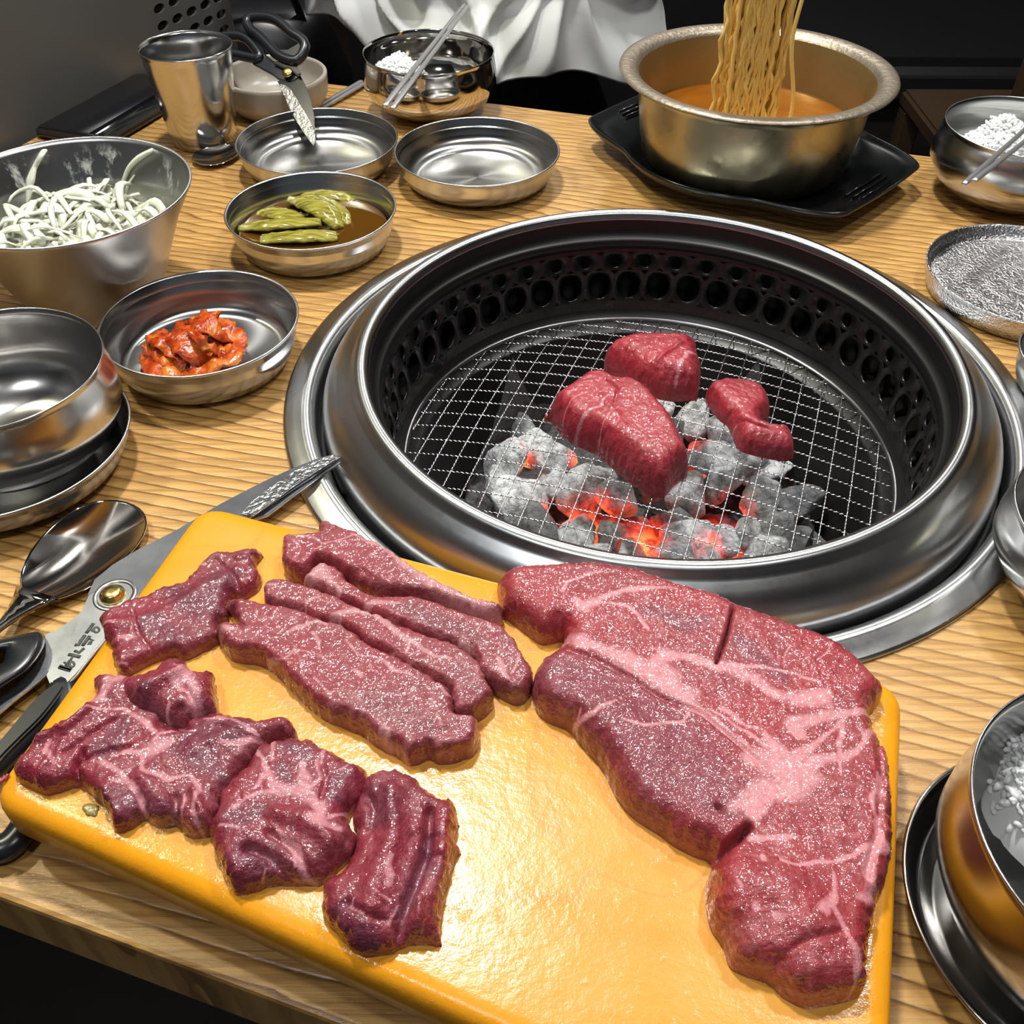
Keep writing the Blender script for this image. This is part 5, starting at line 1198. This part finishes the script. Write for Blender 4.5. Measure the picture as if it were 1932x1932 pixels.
# engraved strokes
def stroke(pts, w_=0.00055): 
    p = [P(a, b, 0.01135)-fo for a, b in zz0(0, 1080, 6.9, *pts)]
    tube_into(SV, SF, p, w_, 6, 0.25)
SV, SF = [], []
for a in ([(768, 1222), (845, 1245), (925, 1270)], [(775, 1230), (850, 1252), (920, 1272)]): stroke(a, 0.0011)
stroke([(832, 1165), (862, 1190), (890, 1222)]); stroke([(855, 1215), (880, 1175), (905, 1140)])
def ring_(cx, cy, rx, ry, rot=0): stroke([(cx+rx*math.cos(t)*math.cos(rot)-ry*math.sin(t)*math.sin(rot), cy+rx*math.cos(t)*math.sin(rot)+ry*math.sin(t)*math.cos(rot)) for t in [2*PI*i/14 for i in range(15)]])
ring_(935, 1195, 30, 34)
stroke([(890, 1065), (960, 1078), (1045, 1100)], 0.0009); stroke([(960, 1080), (935, 1110), (915, 1145)])
stroke([(968, 1018), (1028, 1042), (1095, 985)], 0.0008)
stroke([(975, 940), (1020, 942), (1050, 890), (1080, 850), (1105, 815)], 0.0009); stroke([(1072, 955), (1120, 890), (1168, 825)], 0.0009)
stroke([(1160, 865), (1215, 885), (1165, 905), (1145, 935), (1180, 930), (1188, 905)])
stroke([(1120, 790), (1165, 735), (1215, 662)], 0.0009); stroke([(1168, 728), (1190, 745), (1212, 768)]); ring_(1255, 745, 36, 34)
me = mesh_np('engraving', SV, SF); link('engraving', me, M['ink'], fs)

# ------------------------------------------------------------ scissors standing in the dish
phi = math.radians(35); hh = Vector((math.cos(math.radians(-17)), math.sin(math.radians(-17)), 0)); bb = Vector((-hh.y, hh.x, 0))
s_ = bb*math.cos(phi)+Vector((0, 0, math.sin(phi))); nv_ = hh.cross(s_)
T0 = P(597, 272, 0.006)
bs = thing('kitchen_scissors', 'black-handled scissors with a brass rivet, tips resting in the steel dish', 'scissors', tuple(T0))
def pp(px, py, lift=0.0): return PP(px, py, T0+nv_*lift, nv_)-T0
def plate2(name, pxs, lift, th, mat, bev=0.0006, sm=0):
    pts = cat(pxs, True, sm) if sm else pxs
    return link(name, extrude_mesh(name, [pp(q[0], q[1], lift) for q in pts], nv_, th, bev), mat, bs, smooth=False)
R0 = (400, 0, 6.0375)
def zs(*p): return Z(*R0, p)
plate2('blade', zs((770, 950), (830, 965), (890, 1010), (960, 1120), (1040, 1250), (1110, 1370), (1165, 1490), (1175, 1600), (1150, 1650), (1080, 1560), (980, 1410), (880, 1230), (810, 1060)), 0.0052, 0.0022, M['hammered_dull'])
plate2('blade', zs((740, 920), (900, 880), (1000, 850), (1060, 960), (1120, 1120), (1160, 1300), (1170, 1500), (1160, 1640), (1100, 1560), (960, 1300), (860, 1120)), 0.0030, 0.0022, simple('dark_blade', (0.02, 0.02, 0.022), 0.25, 0.6))
plate2('arm', zs((450, 700), (520, 560), (600, 610), (700, 690), (800, 730), (890, 745), (940, 800), (1000, 860), (900, 930), (760, 900), (690, 850), (600, 800), (530, 760)), 0.0040, 0.0030, M['black_plastic'], 0.0008, 3)
plate2('arm', zs((880, 690), (960, 740), (1010, 830), (980, 860), (900, 800), (780, 760), (700, 720), (720, 690)), 0.0075, 0.0030, M['black_plastic'], 0.0008)
r_ = link('rivet', lathe_mesh('rivet', [(0.001, 0.0022), (0.0030, 0.0022), (0.0040, 0.0014), (0.0048, 0.0010), (0.0052, 0.0)], 32), M['brass'], bs)
r_.location = pp(*zs((858, 825))[0], 0.0072); r_.rotation_mode = 'QUATERNION'; r_.rotation_quaternion = nv_.to_track_quat('Z', 'Y')
l1 = cat([pp(*q, 0.008) for q in zs((400, 260), (440, 205), (560, 195), (690, 215), (800, 280), (900, 370), (1010, 440), (1060, 520), (1030, 620), (960, 690), (860, 680), (740, 620), (640, 520), (540, 420), (440, 340))], True, 5)
closed_tube('handle', [tuple(p) for p in l1], 0.0048, M['black_plastic'], bs, 10)
plate2('handle_web', zs((700, 560), (860, 560), (1000, 480), (1060, 520), (1030, 640), (950, 700), (860, 680), (760, 630)), 0.0095, 0.005, M['black_plastic'])
l2 = cat([pp(*q, 0.004) for q in zs((180, 410), (300, 410), (400, 450), (470, 520), (540, 620), (520, 670), (400, 650), (260, 620), (120, 600), (60, 500), (100, 430))], True, 5)
closed_tube('handle', [tuple(p) for p in l2], 0.0045, M['black_plastic'], bs, 10)

# ============================================================ BEHIND THE TABLE
# grey cabinet side with oval vent slots (left)
gd = (Bv-A).normalized(); gn = Vector((gd.y, -gd.x))           # outward normal towards the table
G0 = Vector((A.x, A.y))-gn*0.012
def wallpt(px, py):
    n3 = Vector((gn.x, gn.y, 0)); return PP(px, py, Vector((G0.x, G0.y, 0)), n3)
far = wallpt(432, 30); Lf = (Vector((far.x, far.y))-G0).dot(gd)
cab = thing('grey_cabinet', 'grey metal cabinet with oval vent slots at the left end of the table', 'cabinet', (G0.x, G0.y, -TZ))
greym = NT('grey_painted_metal'); greym.set(Base_Color=greym.mix(greym.noise(3, 3), (0.125, 0.125, 0.12), (0.105, 0.105, 0.102)), Roughness=0.42, Metallic=0.2)
def to_w(s, z, dpt=0.0): q = gd*s - gn*dpt; return Vector((q.x, q.y, z))
def cab_panel():
    # side sheet with slots really cut: rows of small cells around each opening
    V, Fc = [], []
    slots = []
    for row, (py0, px0, cnt) in enumerate(((58, 288, 6), (50, 330, 5), (70, 332, 4), (12, 275, 8))):
        pass
    return V, Fc
z0_, z1_ = -0.72, 0.55
bm = bmesh.new()
def quadw(s0, s1, za, zb, d=0.0):
    vs = [bm.verts.new(to_w(s, z, d)+Vector((0, 0, TZ))) for s, z in ((s0, za), (s1, za), (s1, zb), (s0, zb))]; bm.faces.new(vs)
ctr = wallpt(335, 42); cs_, cz = (Vector((ctr.x, ctr.y))-G0).dot(gd), ctr.z
pitch_s, pitch_z = 0.0, 0.0
pA = wallpt(307, 45); pB = wallpt(378, 4); ds = ((Vector((pB.x, pB.y))-Vector((pA.x, pA.y))).dot(gd))/4; 
pC = wallpt(330, 50); dzr = abs(pC.z-wallpt(325, 33).z)
ds = 0.026; dzr = 0.017
n_c, n_r = 5, 6; sA = (Vector((pA.x, pA.y))-G0).dot(gd)-ds*0.5; zA = pA.z-2.6*dzr
s_hi = sA+n_c*ds; z_hi = zA+n_r*dzr
Lf = max(Lf, s_hi+0.02)
quadw(-0.9, sA, z0_, z1_); quadw(s_hi, Lf-0.02, z0_, z1_); quadw(sA, s_hi, z0_, zA); quadw(sA, s_hi, z_hi, z1_)
for i in range(n_c):
    for j in range(n_r):
        c_s, c_z = sA+(i+0.5)*ds, zA+(j+0.5)*dzr; K = 16; ring = []
        for k in range(K):
            t = 2*PI*k/K+0.001; cx_, sy_ = math.cos(t), math.sin(t); m_ = max(abs(cx_), abs(sy_))
            a = bm.verts.new(to_w(c_s+cx_/m_*ds/2, c_z+sy_/m_*dzr/2)+Vector((0, 0, TZ)))
            b = bm.verts.new(to_w(c_s+cx_*ds*0.36, c_z+sy_*dzr*0.27)+Vector((0, 0, TZ)))
            c2 = bm.verts.new(to_w(c_s+cx_*ds*0.36, c_z+sy_*dzr*0.27, 0.003)+Vector((0, 0, TZ))); ring.append((a, b, c2))
        for k in range(K):
            a, b, c2 = ring[k]; a2, b2, c3 = ring[(k+1) % K]; bm.faces.new((a, a2, b2, b)); bm.faces.new((b, b2, c3, c2))
# rounded far edge and the far face, top
prev = None
for k in range(9):
    t = k/8*PI/2; s = Lf-0.02+0.02*math.sin(t); d = 0.02-0.02*math.cos(t)
    cur = (s, d)
    if prev:
        vs = [bm.verts.new(to_w(prev[0], z0_, prev[1])+Vector((0, 0, TZ))), bm.verts.new(to_w(cur[0], z0_, cur[1])+Vector((0, 0, TZ))), bm.verts.new(to_w(cur[0], z1_, cur[1])+Vector((0, 0, TZ))), bm.verts.new(to_w(prev[0], z1_, prev[1])+Vector((0, 0, TZ)))]
        bm.faces.new(vs)
    prev = cur
vs = [bm.verts.new(to_w(s, z, d)+Vector((0, 0, TZ))) for s, z, d in ((Lf, z0_, 0.02), (Lf, z0_, 0.12), (Lf, z1_, 0.12), (Lf, z1_, 0.02))]; bm.faces.new(vs)
vs = [bm.verts.new(to_w(s, z1_, d)+Vector((0, 0, TZ))) for s, d in ((-0.9, 0), (Lf-0.02, 0), (Lf, 0.02), (Lf, 0.12), (-0.9, 0.12))]; bm.faces.new(vs)
bmesh.ops.remove_doubles(bm, verts=bm.verts[:], dist=1e-5)
bmesh.ops.recalc_face_normals(bm, faces=bm.faces[:])
me = bpy.data.meshes.new('side_panel'); bm.to_mesh(me); bm.free()
link('side_panel', me, greym.m, cab, smooth=False)
# black sheet behind the slots, standing in for the shaded inside
vs = [tuple(to_w(s, z, 0.02)+Vector((0, 0, TZ))) for s, z in ((sA-0.03, zA-0.03), (s_hi+0.01, zA-0.03), (s_hi+0.01, z_hi+0.03), (sA-0.03, z_hi+0.03))]
vs += [tuple(to_w(s, z, 0.03)+Vector((0, 0, TZ))) for s, z in ((sA-0.03, zA-0.03), (s_hi+0.01, zA-0.03), (s_hi+0.01, z_hi+0.03), (sA-0.03, z_hi+0.03))]
link('slot_shade_sheet', mesh_np('slot_shade_sheet', vs, [(0, 1, 2, 3), (7, 6, 5, 4), (0, 4, 5, 1), (1, 5, 6, 2), (2, 6, 7, 3), (3, 7, 4, 0)]), simple('slot_shade_black', (0.004, 0.004, 0.004), 0.8), cab, smooth=False)
print('cab', G0, Lf, ds, dzr, sA, zA)

# bench / booth seats behind
def seat_thing(name, label, cat_, x0, x1, y0, y1, zt, mat, back=None, group=None):
    t = thing(name, label, cat_, ((x0+x1)/2, (y0+y1)/2, -TZ), group)
    mx, my = (x0+x1)/2, (y0+y1)/2
    box('base', x0+0.03-mx, x1-0.03-mx, y0+0.03-my, y1-0.03-my, 0.0, zt-0.10, simple('dark_bench_base', (0.012, 0.010, 0.009), 0.5), t, 0.005)
    box('cushion', x0-mx, x1-mx, y0-my, y1-my, zt-0.10, zt, mat, t, 0.03)
    if back: box('backrest', x0-mx, x1-mx, y1-0.02-my, y1+0.10-my, zt-0.1, back, mat, t, 0.03)
    return t
seat_thing('bench', 'black bench on which the person in the pale shirt sits', 'bench', -0.26, 0.36, 1.16, 1.62, 0.44, M['black_leather'], 0.92)
seat_thing('bench', 'black glossy bench beyond the table, behind the noodle pot', 'bench', 0.42, 2.2, 2.0, 2.5, 0.45, M['black_leather'], 0.95)
# dark wooden chair glimpsed to the right
ch = thing('wooden_chair', 'dark brown wooden chair in the shadow behind the right rice bowl', 'chair', (0.93, 1.62, -TZ))
brn = simple('dark_brown_wood', (0.045, 0.026, 0.014), 0.4)
for x, y in ((-0.2, -0.2), (0.2, -0.2), (-0.2, 0.2), (0.2, 0.2)): box('leg', x-0.018, x+0.018, y-0.018, y+0.018, 0, 0.43 if y > 0 else 0.84, brn, ch, 0.004)
box('seat', -0.22, 0.22, -0.22, 0.22, 0.43, 0.46, brn, ch, 0.006)
box('top_rail', -0.2, 0.2, -0.21, -0.19, 0.76, 0.84, brn, ch, 0.004)
for x in (-0.1, 0.0, 0.1): box('slat', x-0.018, x+0.018, -0.207, -0.193, 0.46, 0.76, brn, ch, 0.003)
# black bag on the bench
bag = thing('black_bag', 'glossy black bag with a clear plastic edge beside the person', 'bag', (-0.36, 1.38, -0.31))
bm = bmesh.new(); bmesh.ops.create_uvsphere(bm, u_segments=48, v_segments=24, radius=1)
for v in bm.verts:
    p = v.co; q = Vector((math.copysign(abs(p.x)**0.6, p.x)*0.13, math.copysign(abs(p.y)**0.7, p.y)*0.08, math.copysign(abs(p.z)**0.6, p.z)*0.15+0.15))
    q += Vector((1, 0.5, 0.3))*0.012*mnoise.noise(q*14); v.co = q
me = bpy.data.meshes.new('bag_body'); bm.to_mesh(me); bm.free(); link('bag_body', me, M['black_leather'], bag)
tube('strap', [tuple(p) for p in cat([(-0.09, -0.03, 0.27), (-0.07, -0.06, 0.34), (0.0, -0.07, 0.36), (0.07, -0.05, 0.33), (0.09, -0.03, 0.27)], False, 8)], 0.006, M['black_leather'], bag, 8, 0.6)
seat_thing('side_table', 'low black stand that carries the glossy black bag', 'stand', -0.40, -0.275, 1.25, 1.52, 0.44, M['black_leather'])
red = seat_thing('stool', 'dark red stool cushion between the grey cabinet and the bag', 'stool', -0.62, -0.40, 1.70, 1.90, 0.66, simple('dark_red_vinyl', (0.06, 0.004, 0.004), 0.4))

# ------------------------------------------------------------ person: torso in a pale loose shirt, dark trousers
per = thing('person', 'seated person in a loose pale grey-white shirt and black trousers, across the table', 'person', (-0.035, 1.28, -TZ))
shm = NT('pale_cotton_shirt'); shm.set(Base_Color=shm.mix(shm.noise(5, 2), (0.66, 0.67, 0.70), (0.56, 0.58, 0.54)), Roughness=0.75)
shm.l(shm.bump(shm.noise(500, 2), 0.15, 0.0005), shm.b.inputs['Normal'])
V, Fc = [], []; SEG, RW = 400, 200
for j in range(RW):
    t = j/(RW-1); z = 0.744+t*0.42               # above the floor
    rx = 0.205+0.015*math.sin(t*5); ry = 0.125+0.012*math.sin(t*4+1)
    if t < 0.16: rx += 0.012*(1-t/0.16); ry += 0.035*(1-t/0.16)
    for k in range(SEG):
        a = 2*PI*k/SEG; ca, sa = math.cos(a), math.sin(a)
        front0 = max(0.0, -sa)
        # the hem sags lower on the right, lifts on the left
        zz = z + (1-t)**2*(-0.030*ca-0.006*front0) + (0.015*math.sin(a*5+1)*(1-t)**2)
        front = max(0.0, -sa)
        u = a*1.0
        f1 = math.sin(9*(ca*1.1+zz*1.4)+2.2*math.sin(ca*3+zz*9))
        f2 = math.sin(30*(zz*0.9+ca*0.30)+3.0*math.sin(ca*4.1)+1.2)
        f3 = math.sin(58*(zz+ca*0.22)+2.0*math.sin(ca*7+zz*14))
        q1 = 21*(zz*1.25+ca*0.24)+1.7*math.sin(ca*4.3+zz*10)+0.8*math.sin(ca*11)
        q2 = 33*(zz*0.8-ca*0.16)+2.1*math.sin(ca*6.1-zz*13)
        r1 = max(0.0, 1-math.sqrt(math.sin(q1)**2+0.02))**1.3; r2 = max(0.0, 1-math.sqrt(math.sin(q2)**2+0.04))**1.5
        fold = (0.024*r1+0.013*r2+0.010*f1-0.012)*(0.35+front)*min(1.0, 0.25+t*6)
        R1 = 1+fold/0.15
        # belly of cloth hanging over the lap at front right
        bulge = 0.03*front*math.exp(-((t-0.12)/0.16)**2)
        V.append((rx*ca*R1, (ry+bulge)*sa*R1, zz))
for j in range(RW-1):
    for k in range(SEG): k2 = (k+1) % SEG; Fc.append((j*SEG+k, j*SEG+k2, (j+1)*SEG+k2, (j+1)*SEG+k))
# gathered hem turned under
b0 = len(V)
for k in range(SEG):
    x, y, z = V[k]; V.append((x*0.93, y*0.93, z+0.012))
for k in range(SEG): k2 = (k+1) % SEG; Fc.append((b0+k, b0+k2, k2, k))
# neckline closing cap
b1 = len(V)
for q, (s, dz) in enumerate(((0.97, 0.02), (0.86, 0.045), (0.6, 0.065), (0.32, 0.08))):
    for k in range(SEG):
        x, y, z = V[(RW-1)*SEG+k]; V.append((x*s, y*s, z+dz))
for q in range(4):
    s0 = (RW-1)*SEG if q == 0 else b1+(q-1)*SEG
    for k in range(SEG): k2 = (k+1) % SEG; Fc.append((s0+k, s0+k2, b1+q*SEG+k2, b1+q*SEG+k))
Fc.append(tuple(b1+3*SEG+k for k in range(SEG)))
link('shirt', mesh_np('shirt', V, Fc), shm.m, per)
# trousers: pelvis and thighs towards the table, calves to the floor, one continuous skin
me = bpy.data.meshes.new('trousers')
vv = [(0, 0.03, 0.60), (0, 0.02, 0.80), (-0.10, -0.02, 0.535), (0.10, -0.02, 0.535), (-0.14, -0.26, 0.55), (0.13, -0.26, 0.55), (-0.15, -0.42, 0.53), (0.14, -0.42, 0.53), (-0.15, -0.40, 0.28), (0.14, -0.40, 0.28), (-0.15, -0.38, 0.06), (0.14, -0.38, 0.06)]
ee = [(0, 1), (0, 2), (0, 3), (2, 4), (3, 5), (4, 6), (5, 7), (6, 8), (7, 9), (8, 10), (9, 11)]
rd = [0.12, 0.11, 0.095, 0.095, 0.08, 0.08, 0.062, 0.062, 0.055, 0.055, 0.045, 0.045]
me.from_pydata(vv, ee, []); me.update()
o = link('trousers', me, simple('black_trousers', (0.010, 0.011, 0.014), 0.7), per)
md = o.modifiers.new('skin', 'SKIN'); 
for i, r in enumerate(rd): me.skin_vertices[0].data[i].radius = (r, r)
me.skin_vertices[0].data[0].use_root = True
sb = o.modifiers.new('sub', 'SUBSURF'); sb.levels = 2; sb.render_levels = 2; md.use_smooth_shade = True
